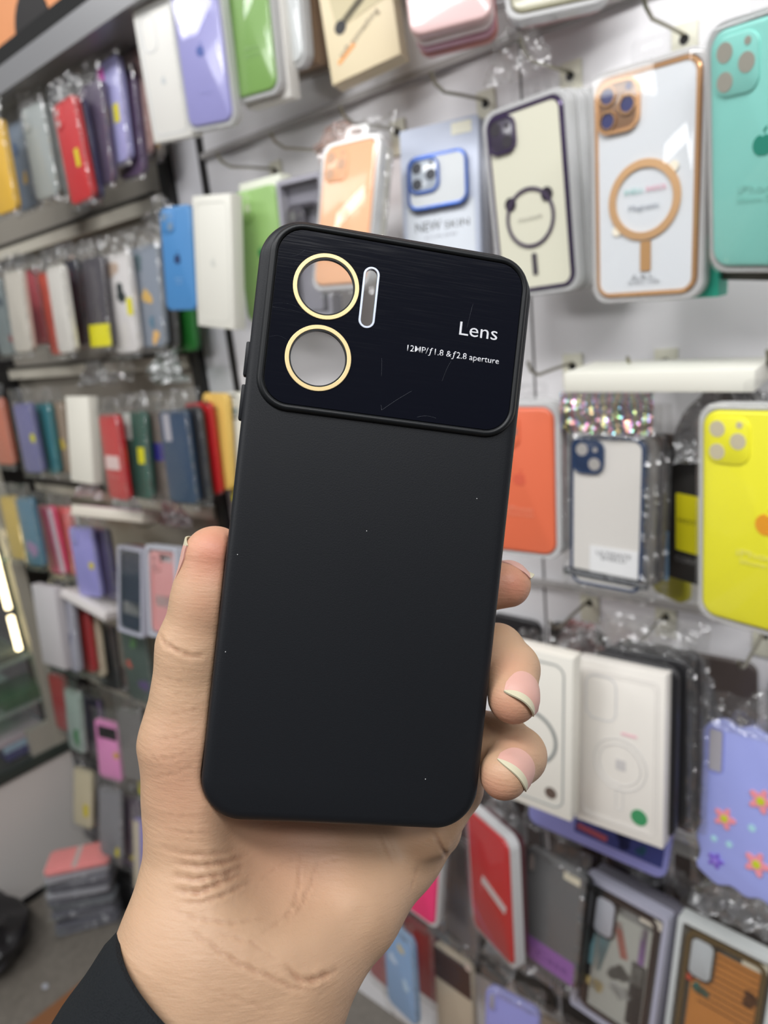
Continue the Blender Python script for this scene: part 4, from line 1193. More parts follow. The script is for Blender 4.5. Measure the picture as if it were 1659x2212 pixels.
for k, lb, c, kw in LX:
    build_item(k, lb, 'case', c, pack='bag', **kw)
build_item('L5a', 'large pale grey phone case package at the left end of the fifth row', 'box', (190, 186, 188))
build_item('L5e', 'black phone case with grey camera window, fifth row', 'case', (30, 32, 34), 'bar', 'bag', hole=(150, 152, 154))
build_item('L6e', 'pink phone case with black square patch and yellow sticker, sixth row', 'case', (222, 140, 192), None, 'bag', ex=[('st', 0.05, 0.80, 0.058, 0.030, (12, 10, 12), 'black_patch'), ('disc', 0.34, 0.45, 0.008, (206, 160, 40), 'yellow_sticker')])

# ------------------------------------------------------------------ dark stock hung flat against the wall, lower right bay
ORD = ('first', 'second', 'third', 'fourth', 'fifth', 'sixth', 'seventh', 'eighth')
SHADES = [(58, 52, 50), (40, 38, 40), (84, 74, 70), (66, 58, 66), (48, 44, 42), (92, 84, 82), (54, 40, 42), (36, 36, 40)]
for row, (zc, x0, n_) in (('white box', (0.865, -0.47, 5)), ('purple band', (0.605, -0.66, 7)), ('bottom edge', (0.345, -0.74, 8))):
    for i in range(n_):
        build_item('back%s%d' % (row, i), 'dark phone case hung flat on wall, %s from left behind the %s row' % (ORD[i], row), 'case', SHADES[(i * 3 + len(row)) % 8], None, T=0.008,
                   pose=(x0 + 0.088 * i, -0.0105, zc + 0.006 * math.sin(i * 2.3), 0.0, 0.0, 0.03 * math.sin(i * 1.7), 0.076, 0.158))

# ------------------------------------------------------------------ loose crumpled bag tops on the hooks
for k_, (x, y, z, w_, h_, tint, lb) in enumerate([
    (-0.375, -0.115, 0.925, 0.090, 0.062, None, 'crumpled clear bag top above the white box with brown sticker'),
    (-0.285, -0.125, 0.925, 0.100, 0.060, None, 'crumpled shiny bag top above the green sticker box'),
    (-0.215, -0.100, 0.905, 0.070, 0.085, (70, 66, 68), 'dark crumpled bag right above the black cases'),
    (-0.120, -0.120, 0.925, 0.100, 0.055, None, 'crumpled clear bag top above the wavy lavender case'),
    (-0.345, -0.070, 0.940, 0.060, 0.050, (170, 60, 56), 'red-tinted crumpled bag behind the white boxes'),
    (-0.075, -0.090, 0.950, 0.035, 0.050, (190, 30, 36), 'bright red bag tag at the right edge above the wavy case'),
    (-0.165, -0.085, 0.668, 0.100, 0.050, (120, 108, 100), 'brownish crumpled bag above the wood-striped case'),
    (-0.265, -0.075, 0.665, 0.100, 0.060, None, 'crumpled clear bag between the lavender sideways case and the collage case'),
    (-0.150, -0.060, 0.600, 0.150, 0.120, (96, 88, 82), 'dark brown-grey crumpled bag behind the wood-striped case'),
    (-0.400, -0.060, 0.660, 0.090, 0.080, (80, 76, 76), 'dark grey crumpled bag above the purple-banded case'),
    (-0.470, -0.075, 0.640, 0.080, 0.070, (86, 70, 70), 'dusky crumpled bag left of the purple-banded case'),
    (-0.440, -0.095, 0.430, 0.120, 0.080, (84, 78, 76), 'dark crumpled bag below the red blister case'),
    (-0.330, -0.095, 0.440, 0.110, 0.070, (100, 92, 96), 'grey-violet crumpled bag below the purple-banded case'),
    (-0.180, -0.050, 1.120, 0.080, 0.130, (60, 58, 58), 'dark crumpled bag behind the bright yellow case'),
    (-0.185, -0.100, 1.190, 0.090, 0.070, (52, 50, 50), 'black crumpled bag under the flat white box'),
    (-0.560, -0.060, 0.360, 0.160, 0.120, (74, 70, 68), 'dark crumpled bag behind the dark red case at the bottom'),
    (-1.230, -0.080, 1.290, 0.110, 0.050, None, 'crumpled clear bag top above the dark charcoal case, left bay'),
    (-1.060, -0.090, 1.285, 0.100, 0.050, (46, 92, 60), 'dark green crumpled bag between second and third rows'),
    (-1.320, -0.080, 1.285, 0.120, 0.045, (96, 120, 92), 'green-grey crumpled bag above the plain white box, left bay'),
    (-1.300, -0.085, 1.030, 0.110, 0.060, (84, 78, 70), 'dark crumpled bag left of the tilted pink-topped box'),
    (-1.130, -0.085, 1.020, 0.110, 0.055, (150, 36, 40), 'dark red crumpled bag behind the thumb tip'),
    (-1.450, -0.075, 1.050, 0.120, 0.050, (170, 110, 100), 'reddish crumpled bag above the hot pink case'),
    (-1.340, -0.090, 0.850, 0.140, 0.060, (96, 90, 84), 'grey crumpled bag under the tilted white box'),
    (-1.450, -0.095, 0.600, 0.130, 0.060, (110, 60, 56), 'dark reddish crumpled bag above the pink black-patched case'),
    (-1.020, -0.080, 1.520, 0.080, 0.050, None, 'crumpled clear bag top beside the sky blue case'),
    (-1.150, -0.070, 1.820, 0.200, 0.030, None, 'crumpled clear bag tops under the grey channel'),
    (-0.640, -0.070, 1.545, 0.080, 0.040, (210, 120, 90), 'orange-tinted bag top left of the NEW lettered package'),
    (-0.370, -0.110, 1.555, 0.070, 0.040, None, 'shiny crumpled bag top above the gold-framed case')]):
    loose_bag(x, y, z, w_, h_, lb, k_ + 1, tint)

# ------------------------------------------------------------------ hooks on the wall
def hook(x, z, reach, label, group=None, plate=True, right=True):
    t = thing('display_hook', label, 'hook', (x, 0.0, z), None, group)
    bm = bmesh.new()
    tube(bm, [(0, 0.0, 0.004), (0, -reach * 0.5, 0.002), (0, -reach * 0.85, 0.0), (0, -reach, 0.006), (0, -reach - 0.006, 0.016)], 0.0019)
    obj('wire_arm', bm, mat('hook_wire', (150, 146, 130), 0.3, 0.8), t)
    if plate:
        bm = bmesh.new()
        box(bm, -0.012, 0.012, -0.0035, 0.0, -0.026, 0.014, 0.0006)
        pl = obj('wall_plate', bm, mat('hook_plate', (222, 219, 200), 0.4), t)
        bm = bmesh.new()
        loft(bm, [(circ(0, 0.0, 0.0045, 16), -0.0042), (circ(0, 0.0, 0.0045, 16), -0.003)])
        obj('screw_hole', bm, mat('hole_black', (22, 20, 20), 0.6), pl)


for x, z, r, lb in [(-0.368, 1.573, 0.10, 'wall hook with cream plate above the gold-framed case'), (-0.253, 1.573, 0.10, 'wall hook with cream plate left of the turquoise case top'), (-0.471, 1.573, 0.10, 'wall hook with cream plate above the cream purple-framed case'),
                    (-0.600, 1.573, 0.10, 'wall hook above the pale grey-blue NEW package'), (-0.72, 1.573, 0.10, 'wall hook holding the peach orange case'), (-0.83, 1.573, 0.10, 'wall hook holding the light green case'),
                    (-0.376, 1.276, 0.10, 'wall hook with plate at the left end of the flat white box'), (-0.270, 1.276, 0.10, 'wall hook with plate at the middle of the flat white box'), (-0.15, 1.276, 0.10, 'wall hook behind the bright yellow case'), (-0.47, 1.276, 0.10, 'wall hook above the coral orange case'),
                    (-0.364, 0.983, 0.10, 'wall hook with dark-holed plate below the navy-bumper case'), (-0.270, 0.983, 0.10, 'wall hook with plate above the green sticker box'), (-0.165, 0.983, 0.10, 'wall hook above the wavy lavender case'),
                    (-0.40, 0.70, 0.10, 'wall hook above the purple-banded case'), (-0.30, 0.70, 0.10, 'wall hook above the collage artwork case'), (-0.20, 0.70, 0.10, 'wall hook above the wood-striped case')]:
    hook(x, z, r, lb)
for x, z, lb in [
    (-1.45, 1.80, 'frosted grey case in the top left row'), (-1.33, 1.80, 'bright red case in the top left row'), (-1.21, 1.80, 'dark purple case in the top left row'), (-1.10, 1.80, 'lavender magenta-patched case'),
    (-1.56, 1.50, 'off-white case in the second left row'), (-1.44, 1.50, 'raspberry red case in the second left row'), (-1.32, 1.50, 'white case beside the orange-red one'), (-1.20, 1.50, 'dark charcoal case with yellow label'),
    (-1.66, 1.24, 'rust orange case'), (-1.54, 1.24, 'periwinkle case'), (-1.30, 1.24, 'plain white box in the third left row'), (-1.17, 1.24, 'crimson red case'), (-1.05, 1.24, 'navy blue case with white label'), (-0.95, 1.24, 'mustard gold case'),
    (-1.66, 1.01, 'ochre case'), (-1.53, 1.01, 'hot pink case'), (-1.40, 1.01, 'lavender case with round yellow sticker'), (-1.24, 1.01, 'navy case in grey window box'),
    (-1.50, 0.80, 'narrow red case in the fifth left row'), (-1.35, 0.80, 'black case with grey camera window'),
    (-1.68, 0.60, 'muted red case in the sixth left row'), (-1.52, 0.60, 'pink case with black square patch'), (-1.36, 0.60, 'smoky clear case in the sixth left row')]:
    hook(x, z, 0.10, 'bare wire hook arm above the ' + lb, None, plate=False)

DUST = [(-36.04, -10.42), (-36.35, -36.99), (-1.56, -0.32), (28.99, 12.23), (22.92, -68.53)]

# ------------------------------------------------------------------ the phone case held in front (local origin = centre of its back face)
HC_LOC = Vector((-0.12931, 0.13991, -0.05628)) + CAMPOS
HC_ROT = rotm(0.88056, -0.23583, 0.25458)
HW, HH = 0.0785, 0.1665
mm = 0.001


def held_case():
    root = thing('phone_case', 'matte black phone case with Lens lettering and gold lens rings held in the hand', 'phone case', HC_LOC, HC_ROT)
    MB = mat('soft_black_silicone', (19, 21, 25), 0.5, spec=0.28, bump=0.06, bscale=2500)
    MR = mat('rim_black', (20, 22, 24), 0.45, spec=0.3)
    f = lambda i: rr(HW - 2 * i * mm, HH - 2 * i * mm, (12.0 - i) * mm, 14)
    PX0, PX1, PZ0, PZ1 = -34.2 * mm, 35.4 * mm, 32.0 * mm, 79.8 * mm
    pcx, pcz, pw, ph = (PX0 + PX1) / 2, (PZ0 + PZ1) / 2, PX1 - PX0, PZ1 - PZ0
    bm = bmesh.new()
    prof = [(3.4, 0.0), (2.3, 0.12), (1.4, 0.45), (0.75, 0.95), (0.3, 1.7), (0.05, 2.6), (0.0, 3.6), (0.0, 8.2), (0.25, 9.2), (0.8, 9.6), (1.5, 9.4), (1.6, 8.6), (1.6, 1.6)]
    rows = loft(bm, [(f(i), y * mm) for i, y in prof], False, False)
    cut = rr(pw - 3 * mm, ph - 3 * mm, 6 * mm, 8, pcx, pcz)
    walls = []
    for row, y in ((rows[0], 0.0), (rows[-1], 1.6 * mm)):
        vs = [bm.verts.new((x, y, z)) for x, z in cut]
        es = [bm.edges.new((vs[i], vs[(i + 1) % len(vs)])) for i in range(len(vs))]
        es += [bm.edges.get((row[i], row[(i + 1) % len(row)])) for i in range(len(row))]
        bmesh.ops.triangle_fill(bm, use_beauty=True, use_dissolve=False, edges=es)
        walls.append(vs)
    n = len(cut)
    for i in range(n):
        bm.faces.new((walls[0][i], walls[0][(i + 1) % n], walls[1][(i + 1) % n], walls[1][i]))
    obj('case_body', bm, MB, root)
    # raised rim around the lens panel
    g = lambda e: rr(pw + 2 * e * mm, ph + 2 * e * mm, (7.0 + e) * mm, 12, pcx, pcz)
    bm = bmesh.new()
    loft(bm, [(g(2.3), 0.5 * mm), (g(2.0), -0.4 * mm), (g(1.6), -1.0 * mm), (g(1.15), -1.25 * mm), (g(0.7), -1.25 * mm), (g(0.3), -1.0 * mm), (g(0.12), -0.6 * mm), (g(0.1), 0.6 * mm)], False, False)
    obj('panel_rim', bm, MR, root)
    # glossy lens panel
    lens = [(-20.2 * mm, 65.3 * mm), (-20.25 * mm, 45.5 * mm)]
    sc = (-8.12 * mm, 64.15 * mm)
    slot = rr(3.3 * mm, 15.9 * mm, 1.65 * mm, 8, *sc)
    bm = bmesh.new()
    plate_holes(bm, g(-0.05), [circ(cx, cz, 7.75 * mm, 48) for cx, cz in lens] + [slot], -0.75 * mm, 0.4 * mm)
    pm = mat('gloss_black_panel', (8, 10, 20), 0.10, coat=0.0, spec=0.3)
    nt = pm.node_tree
    b = nt.nodes['Principled BSDF']
    tc = nt.nodes.new('ShaderNodeTexCoord')
    mp = nt.nodes.new('ShaderNodeMapping')
    mp.inputs['Scale'].default_value = (60, 60, 2600)
    nz = nt.nodes.new('ShaderNodeTexNoise')
    nz.inputs['Scale'].default_value = 1.0
    nz.inputs['Detail'].default_value = 6
    mr = nt.nodes.new('ShaderNodeMapRange')
    mr.inputs['From Min'].default_value = 0.45
    mr.inputs['From Max'].default_value = 0.75
    mr.inputs['To Min'].default_value = 0.09
    mr.inputs['To Max'].default_value = 0.17
    nt.links.new(tc.outputs['Object'], mp.inputs['Vector'])
    nt.links.new(mp.outputs['Vector'], nz.inputs['Vector'])
    nt.links.new(nz.outputs['Fac'], mr.inputs['Value'])
    nt.links.new(mr.outputs['Result'], b.inputs['Roughness'])
    panel = obj('lens_panel', bm, pm, root)
    gold = mat('gold_ring_metal', (226, 202, 148), 0.42, 0.35)
    for cx, cz in lens:
        bm = bmesh.new()
        o_, i_ = circ(cx, cz, 9.1 * mm, 64), circ(cx, cz, 7.95 * mm, 64)
        o2, i2 = circ(cx, cz, 9.0 * mm, 64), circ(cx, cz, 8.05 * mm, 64)
        loft(bm, [(o_, -0.7 * mm), (o_, -0.95 * mm), (o2, -1.02 * mm), (i2, -1.02 * mm), (i_, -0.95 * mm), (i_, -0.7 * mm)], False, False)
        obj('lens_ring', bm, gold, panel)
        bm = bmesh.new()
        ring(bm, circ(cx, cz, 7.93 * mm, 64), circ(cx, cz, 7.55 * mm, 64), -0.85 * mm, 0.5 * mm)
        obj('ring_seat', bm, MR, panel)
        bm = bmesh.new()
        poly(bm, circ(cx, cz, 7.6 * mm, 48), -0.1 * mm, 0.15 * mm)
        obj('lens_window', bm, GLASS, panel)
    bm = bmesh.new()
    so = lambda e: rr((3.3 + 2 * e) * mm, (15.9 + 2 * e) * mm, (1.65 + e) * mm, 10, *sc)
    loft(bm, [(so(0.62), -0.7 * mm), (so(0.62), -0.9 * mm), (so(0.52), -1.0 * mm), (so(0.08), -1.0 * mm), (so(0), -0.9 * mm), (so(0), 0.4 * mm)], False, False)
    obj('flash_slot_ring', bm, mat('silver_blue_ring', (196, 204, 222), 0.4, 0.3), panel)
    ink = mat('silver_print', (206, 207, 212), 0.45)
    obj('lettering', text_bm('Lens', 4.0 * mm, 11.2 * mm, 18.4 * mm, 57.75 * mm, 0.00004, -0.79 * mm, 'LEFT'), ink, panel, smooth=False)
    obj('lettering', text_bm('12MP/\u01921.8 &\u01922.8 aperture', 1.8 * mm, 26.8 * mm, 4.1 * mm, 51.05 * mm, 0.00004, -0.79 * mm, 'LEFT', offset=0.004), ink, panel, smooth=False)
    # hairline scratches and dust specks
    rnd = random.Random(5)
    for (x0, z0, x1, z1, r) in [(-1.2, 33.6, 6.6, 40.0, 0.05), (-1.2, 33.6, -1.6, 35.0, 0.05), (9.0, 33.0, 14.4, 33.4, 0.05), (-2.3, 43.0, -2.8, 48.0, 0.03), (21.5, 67.0, 20.5, 60.0, 0.025), (15.0, 44.0, 17.0, 50.0, 0.025), (-31, 72.2, -27.0, 74.5, 0.03), (-29.5, 70.5, -25, 70.9, 0.03), (-34, 58.6, -26, 58.2, 0.025), (-34, 57.6, -25, 57.0, 0.025), (-34, 49.4, -29.4, 49.4, 0.025)]:
        bm = bmesh.new()
        pts = []
        bow = rnd.uniform(-0.8, 0.8)
        for i in range(7):
            t = i / 6
            pts.append(((x0 + (x1 - x0) * t) * mm, -0.77 * mm, (z0 + (z1 - z0) * t + bow * math.sin(math.pi * t)) * mm))
        tube(bm, pts, r * 0.6 * mm, 4)
        obj('scratch', bm, mat('scratch_grey', (74, 78, 86), 0.5), panel)
    for x, z in DUST:
        bm = bmesh.new()
        bmesh.ops.create_icosphere(bm, subdivisions=1, radius=0.14 * mm, matrix=Matrix.Translation((x * mm, -0.02 * mm, z * mm)))
        obj('dust_speck', bm, mat('dust_white', (225, 225, 225), 0.7), root)
    for z0, z1 in ((38.7, 48.2), (26.4, 36.3)):
        bm = bmesh.new()
        box(bm, -40.15 * mm, -38.9 * mm, 3.0 * mm, 6.4 * mm, z0 * mm, z1 * mm, 0.4 * mm)
        obj('volume_button', bm, MB, root)
    return root


held = held_case()

# ------------------------------------------------------------------ the hand (all numbers in millimetres in the frame of the held case)
PALM = {
    'thenar': [(-35.14, 12.0, -123.78, 19), (-34.89, 19.0, -101.87, 18.5), (-38.9, 20.0, -84.52, 15.5)],
    'meta_index': [(-25.68, 14.0, -127.55, 17), (-18.02, 38.0, -87.75, 13), (-20.85, 32.0, -48.51, 10)],
    'meta_middle': [(-20.04, 14.0, -130.18, 17), (-0.79, 40.0, -90.77, 13), (-2.11, 34.0, -55.12, 10)],
    'meta_ring': [(-11.64, 14.0, -132.81, 15), (14.27, 38.0, -101.64, 13), (14.63, 34.0, -67.71, 10)],
    'hypothenar': [(-8.28, 12.0, -132.83, 14.5), (10.35, 25.0, -118.53, 15), (26.54, 37.0, -106.91, 13), (35.3, 38.0, -97.63, 11.5)],
    'forearm_l': [(-38.46, 8.0, -124.65, 17.5), (-47.13, 2.0, -150.48, 21), (-54.51, -6.0, -175.19, 23)],
    'forearm_m': [(-22.83, 9.0, -127.04, 18), (-31.18, 2.0, -150.62, 21), (-39.43, -6.0, -175.71, 23)],
    'forearm_r': [(-9.13, 10.0, -131.53, 14.5), (-14.27, 4.0, -156.21, 19), (-23.43, -6.0, -181.13, 22)],
}
FINGERS = {
    'thumb': [(-38.9, 20.0, -84.52, 15.5), (-43.9, 18.0, -67.55, 14.5), (-44.98, 16.0, -39.85, 11.2), (-42.9, 14.0, -24.47, 10.3), (-43.05, 13.0, -12.68, 8.9)],
    'index': [(-20.91, 30.0, -48.05, 10), (5.4, 31.0, -29.74, 9.2), (28.7, 24.0, -18.45, 8.2), (46.67, 17.0, -12.57, 7.2)],
    'middle': [(-2.11, 34.0, -55.12, 10), (28.01, 32.0, -37.15, 9.0), (46.88, 20.0, -33.98, 8.2), (49.54, 13.0, -38.08, 8.2), (47.25, 3.0, -44.57, 7.4)],
    'ring': [(14.63, 34.0, -67.71, 10), (35.77, 32.0, -64.23, 9.0), (51.61, 20.0, -62.41, 8.2), (54.76, 13.0, -64.51, 8.2), (46.58, 2.0, -66.7, 7.1)],
    'pinky': [(32.1, 26.0, -92.45, 10), (40.55, 28.0, -80.86, 8.5), (40.89, 27.0, -65.35, 7.5), (32.13, 20.0, -57.76, 6.5)],
}
HOLLOW = [(-9.09, 2.0, -86.15, 22), (16.32, 6.0, -83.17, 19)]
CREASES = [
    ([[-55.56, 11.17, -35.66], [-54.86, 9.62, -36.08], [-54.23, 8.55, -36.58], [-53.64, 7.72, -37.12], [-53.07, 7.05, -37.69], [-51.69, 5.91, -38.03], [-50.35, 5.08, -38.43], [-49.04, 4.49, -38.88], [-47.76, 4.1, -39.37], [-46.83, 3.92, -39.45], [-45.91, 3.81, -39.55], [-44.99, 3.78, -39.66], [-44.08, 3.81, -39.79], [-43.34, 3.87, -39.45], [-42.61, 3.98, -39.13], [-41.87, 4.13, -38.81], [-41.14, 4.34, -38.51]], 0.8, 0.8),
    ([[-50.38, 5.48, -56.92], [-49.08, 4.95, -56.49], [-47.8, 4.55, -56.09], [-46.53, 4.3, -55.74], [-45.27, 4.16, -55.43], [-43.98, 4.17, -54.77], [-42.69, 4.31, -54.15], [-41.4, 4.58, -53.56], [-40.13, 5.05, -53.02]], 0.5, 0.35),
    ([[-52.83, 7.47, -47.46], [-51.66, 6.55, -47.4], [-50.53, 5.85, -47.41], [-49.43, 5.31, -47.45], [-48.34, 4.93, -47.53], [-46.92, 4.55, -47.33], [-45.51, 4.37, -47.19], [-44.12, 4.35, -47.08], [-42.74, 4.5, -47.02]], 0.5, 0.3),
    ([[-50.73, 5.46, -43.35], [-49.72, 4.97, -43.48], [-48.72, 4.62, -43.65], [-47.74, 4.34, -43.83], [-46.76, 4.17, -44.04], [-45.35, 4.04, -44.06], [-43.94, 4.08, -44.12], [-42.55, 4.27, -44.22], [-41.16, 4.64, -44.36]], 0.4, 0.25),
    ([[-51.23, 6.27, -51.29], [-49.9, 5.54, -51.17], [-48.59, 5.01, -51.1], [-47.3, 4.64, -51.07], [-46.03, 4.42, -51.08], [-44.49, 4.35, -50.79], [-42.97, 4.46, -50.55], [-41.46, 4.76, -50.36], [-39.95, 5.36, -50.26]], 0.4, 0.25),
    ([[-53.54, 6.2, -64.27], [-51.89, 5.12, -63.65], [-50.28, 4.33, -63.14], [-48.7, 3.77, -62.7], [-47.15, 3.41, -62.33], [-45.39, 3.31, -61.39], [-43.64, 3.42, -60.52], [-41.9, 3.73, -59.72], [-40.16, 4.32, -58.99]], 0.5, 0.3),
    ([[-55.74, 8.34, -70.28], [-53.57, 5.99, -69.32], [-51.56, 4.56, -68.7], [-49.61, 3.62, -68.26], [-47.71, 2.99, -67.93], [-46.09, 2.7, -66.95], [-44.49, 2.61, -66.03], [-42.89, 2.72, -65.18], [-41.31, 3.0, -64.39]], 0.5, 0.35),
    ([[-52.45, 6.37, -74.53], [-50.78, 5.05, -73.68], [-49.17, 4.08, -72.98], [-47.6, 3.43, -72.4], [-46.05, 2.98, -71.89], [-44.73, 2.72, -71.03], [-43.41, 2.59, -70.21], [-42.11, 2.62, -69.45], [-40.81, 2.79, -68.74]], 0.5, 0.35),
    ([[-48.4, 5.26, -93.08], [-46.53, 3.93, -92.86], [-44.7, 2.94, -92.79], [-42.9, 2.2, -92.84], [-41.12, 1.63, -92.97], [-39.56, 1.31, -92.86], [-38.01, 1.16, -92.82], [-36.47, 1.29, -92.92], [-34.94, 1.7, -93.16], [-33.0, 2.95, -93.28], [-31.06, 5.04, -93.81], [-29.07, 7.91, -94.7], [-27.01, 10.92, -95.63]], 0.9, 0.6),
    ([[-44.15, 2.49, -95.52], [-42.34, 1.75, -95.44], [-40.56, 1.18, -95.44], [-38.78, 0.79, -95.53], [-37.02, 0.6, -95.72], [-35.23, 0.9, -95.5], [-33.44, 1.64, -95.49], [-31.64, 2.94, -95.76], [-29.82, 4.9, -96.35], [-28.3, 7.13, -96.84], [-26.75, 9.49, -97.39], [-25.16, 11.69, -97.85], [-23.54, 13.62, -98.16]], 1.0, 0.9),
    ([[-44.44, 1.92, -98.91], [-42.76, 1.13, -98.76], [-41.1, 0.5, -98.69], [-39.45, 0.02, -98.71], [-37.81, -0.34, -98.78], [-36.02, -0.3, -98.43], [-34.23, 0.04, -98.24], [-32.44, 0.79, -98.26], [-30.64, 2.02, -98.52], [-29.17, 3.68, -98.62], [-27.68, 5.77, -98.92], [-26.14, 8.12, -99.33], [-24.57, 10.38, -99.69]], 1.0, 0.9),
    ([[-43.1, -0.18, -101.77], [-41.35, -0.79, -101.58], [-39.6, -1.25, -101.47], [-37.87, -1.56, -101.44], [-36.15, -1.72, -101.49], [-34.72, -1.41, -100.9], [-33.3, -0.89, -100.42], [-31.86, -0.07, -100.09], [-30.42, 1.08, -99.93], [-29.1, 2.45, -99.97], [-27.76, 4.14, -100.16], [-26.4, 6.06, -100.46], [-25.01, 8.11, -100.81]], 1.1, 1.1),
    ([[-41.34, -1.92, -103.64], [-39.95, -2.27, -103.57], [-38.56, -2.52, -103.54], [-37.18, -2.72, -103.55], [-35.8, -2.85, -103.6], [-34.35, -2.63, -103.21], [-32.9, -2.29, -102.9], [-31.44, -1.72, -102.7], [-29.98, -0.91, -102.64], [-27.95, 1.02, -102.52], [-25.87, 3.62, -102.73], [-23.72, 6.61, -103.11], [-21.5, 9.48, -103.39]], 0.8, 0.6),
    ([[-44.13, -1.93, -105.56], [-42.18, -2.91, -105.73], [-40.25, -3.7, -106.01], [-38.34, -4.36, -106.35], [-36.44, -4.92, -106.75], [-34.01, -5.14, -106.87], [-31.59, -5.21, -107.09], [-29.15, -5.12, -107.39], [-26.71, -4.84, -107.81], [-24.31, -3.77, -107.92], [-21.88, -2.32, -108.23], [-19.38, -0.6, -108.69], [-16.83, 1.22, -109.2]], 0.7, 0.4),
    ([[-48.31, 5.02, -87.86], [-46.64, 4.0, -87.65], [-45.0, 3.24, -87.55], [-43.38, 2.64, -87.53], [-41.78, 2.21, -87.58], [-39.92, 1.92, -87.38], [-38.08, 1.93, -87.3], [-36.25, 2.38, -87.44], [-34.42, 3.42, -87.83]], 0.6, 0.35),
    ([[-50.06, 5.92, -84.49], [-48.05, 4.54, -83.97], [-46.09, 3.57, -83.62], [-44.17, 2.9, -83.4], [-42.28, 2.48, -83.29], [-41.05, 2.31, -83.07], [-39.83, 2.22, -82.88], [-38.61, 2.29, -82.76], [-37.4, 2.52, -82.71]], 0.5, 0.3),
    ([[-38.25, -6.01, -108.59], [-36.37, -6.79, -109.3], [-34.5, -7.47, -110.07], [-32.64, -8.08, -110.88], [-30.79, -8.61, -111.72], [-28.95, -9.04, -112.57], [-27.12, -9.4, -113.46], [-25.28, -9.68, -114.4], [-23.44, -9.88, -115.39], [-21.52, -9.86, -116.19], [-19.58, -9.8, -117.02], [-17.63, -9.69, -117.88], [-15.68, -9.58, -118.75], [-14.12, -9.49, -119.5], [-12.56, -9.37, -120.26], [-10.99, -9.23, -121.04], [-9.41, -9.05, -121.84], [-7.48, -8.57, -122.36], [-5.52, -7.98, -122.96], [-3.52, -7.27, -123.64], [-1.49, -6.4, -124.43]], 0.8, 0.6),
    ([[-12.0, -7.31, -116.88], [-11.06, -7.47, -117.66], [-10.12, -7.6, -118.46], [-9.17, -7.71, -119.27], [-8.22, -7.8, -120.09], [-7.25, -7.6, -120.46], [-6.28, -7.37, -120.85], [-5.3, -7.11, -121.26], [-4.3, -6.81, -121.7], [-3.35, -6.27, -121.67], [-2.38, -5.7, -121.67], [-1.4, -5.09, -121.68], [-0.4, -4.45, -121.71], [0.6, -3.74, -121.75], [1.62, -3.0, -121.81], [2.65, -2.22, -121.89], [3.7, -1.38, -122.01]], 1.0, 1.1),
    ([[-30.03, -6.74, -109.21], [-27.88, -6.86, -109.71], [-25.71, -6.89, -110.25], [-23.54, -6.8, -110.88], [-21.36, -6.63, -111.56], [-19.42, -6.82, -112.63], [-17.47, -6.99, -113.72], [-15.53, -7.15, -114.82], [-13.57, -7.26, -115.96]], 0.6, 0.35),
    ([[-8.09, 20.02, -99.85], [-8.14, 18.75, -101.39], [-8.21, 17.38, -102.84], [-8.28, 15.92, -104.23], [-8.36, 14.34, -105.52], [-8.51, 13.22, -106.31], [-8.67, 12.06, -107.06], [-8.84, 10.81, -107.75], [-9.01, 9.5, -108.39], [-9.81, 7.31, -109.21], [-10.61, 4.98, -109.9], [-11.4, 2.61, -110.52], [-12.17, 0.28, -111.12]], 0.7, 0.5),
    ([[-2.56, 19.62, -100.16], [-3.01, 18.44, -101.58], [-3.46, 17.19, -102.93], [-3.91, 15.87, -104.23], [-4.37, 14.45, -105.45], [-5.01, 13.13, -106.5], [-5.65, 11.72, -107.47], [-6.3, 10.16, -108.34], [-6.96, 8.46, -109.1], [-7.82, 7.06, -109.61], [-8.68, 5.57, -110.05], [-9.53, 4.03, -110.45], [-10.37, 2.48, -110.81]], 0.7, 0.5),
    ([[-19.05, -4.62, -110.87], [-17.56, -3.14, -110.64], [-16.04, -1.47, -110.49], [-14.47, 0.33, -110.39], [-12.88, 2.14, -110.28], [-11.27, 4.62, -109.88], [-9.64, 7.0, -109.36], [-7.98, 9.16, -108.68], [-6.32, 11.08, -107.83], [-5.49, 12.01, -107.28], [-4.66, 12.85, -106.68], [-3.83, 13.64, -106.04], [-3.0, 14.38, -105.37]], 0.6, 0.4),
    ([[31.6, 18.48, -90.86], [32.09, 18.03, -91.47], [32.59, 17.65, -92.1], [33.12, 17.36, -92.77], [33.66, 17.14, -93.48], [34.27, 17.07, -94.46], [34.95, 17.23, -95.55], [35.76, 17.84, -96.86], [37.19, 20.51, -99.14], [39.4, 27.27, -102.79], [40.03, 28.69, -103.92], [40.61, 29.93, -104.96]], 0.9, 1.2),
    ([[15.97, 24.7, -94.76], [16.64, 24.19, -95.79], [17.3, 23.63, -96.78], [17.94, 23.03, -97.75], [18.58, 22.4, -98.7], [19.17, 21.74, -99.67], [19.76, 21.09, -100.64], [20.35, 20.44, -101.6], [20.94, 19.82, -102.57]], 0.7, 0.5),
    ([[29.09, 20.89, -102.24], [29.01, 21.44, -103.9], [28.81, 21.51, -105.33], [28.54, 21.31, -106.62], [28.23, 20.95, -107.83], [27.89, 20.59, -108.74], [27.55, 20.22, -109.64], [27.21, 19.85, -110.54], [26.86, 19.44, -111.41]], 0.7, 0.4),
    ([[-1.09, 18.08, -101.62], [0.12, 18.08, -101.39], [1.34, 18.08, -101.18], [2.56, 18.12, -100.98], [3.79, 18.22, -100.8]], 0.5, 0.3),
    ([[-33.09, -12.37, -119.46], [-30.4, -12.61, -120.15], [-27.7, -12.71, -120.95], [-24.99, -12.64, -121.87], [-22.26, -12.45, -122.87], [-19.81, -12.24, -123.89], [-17.35, -12.01, -124.94], [-14.86, -11.73, -126.02], [-12.35, -11.4, -127.15]], 0.6, 0.25),
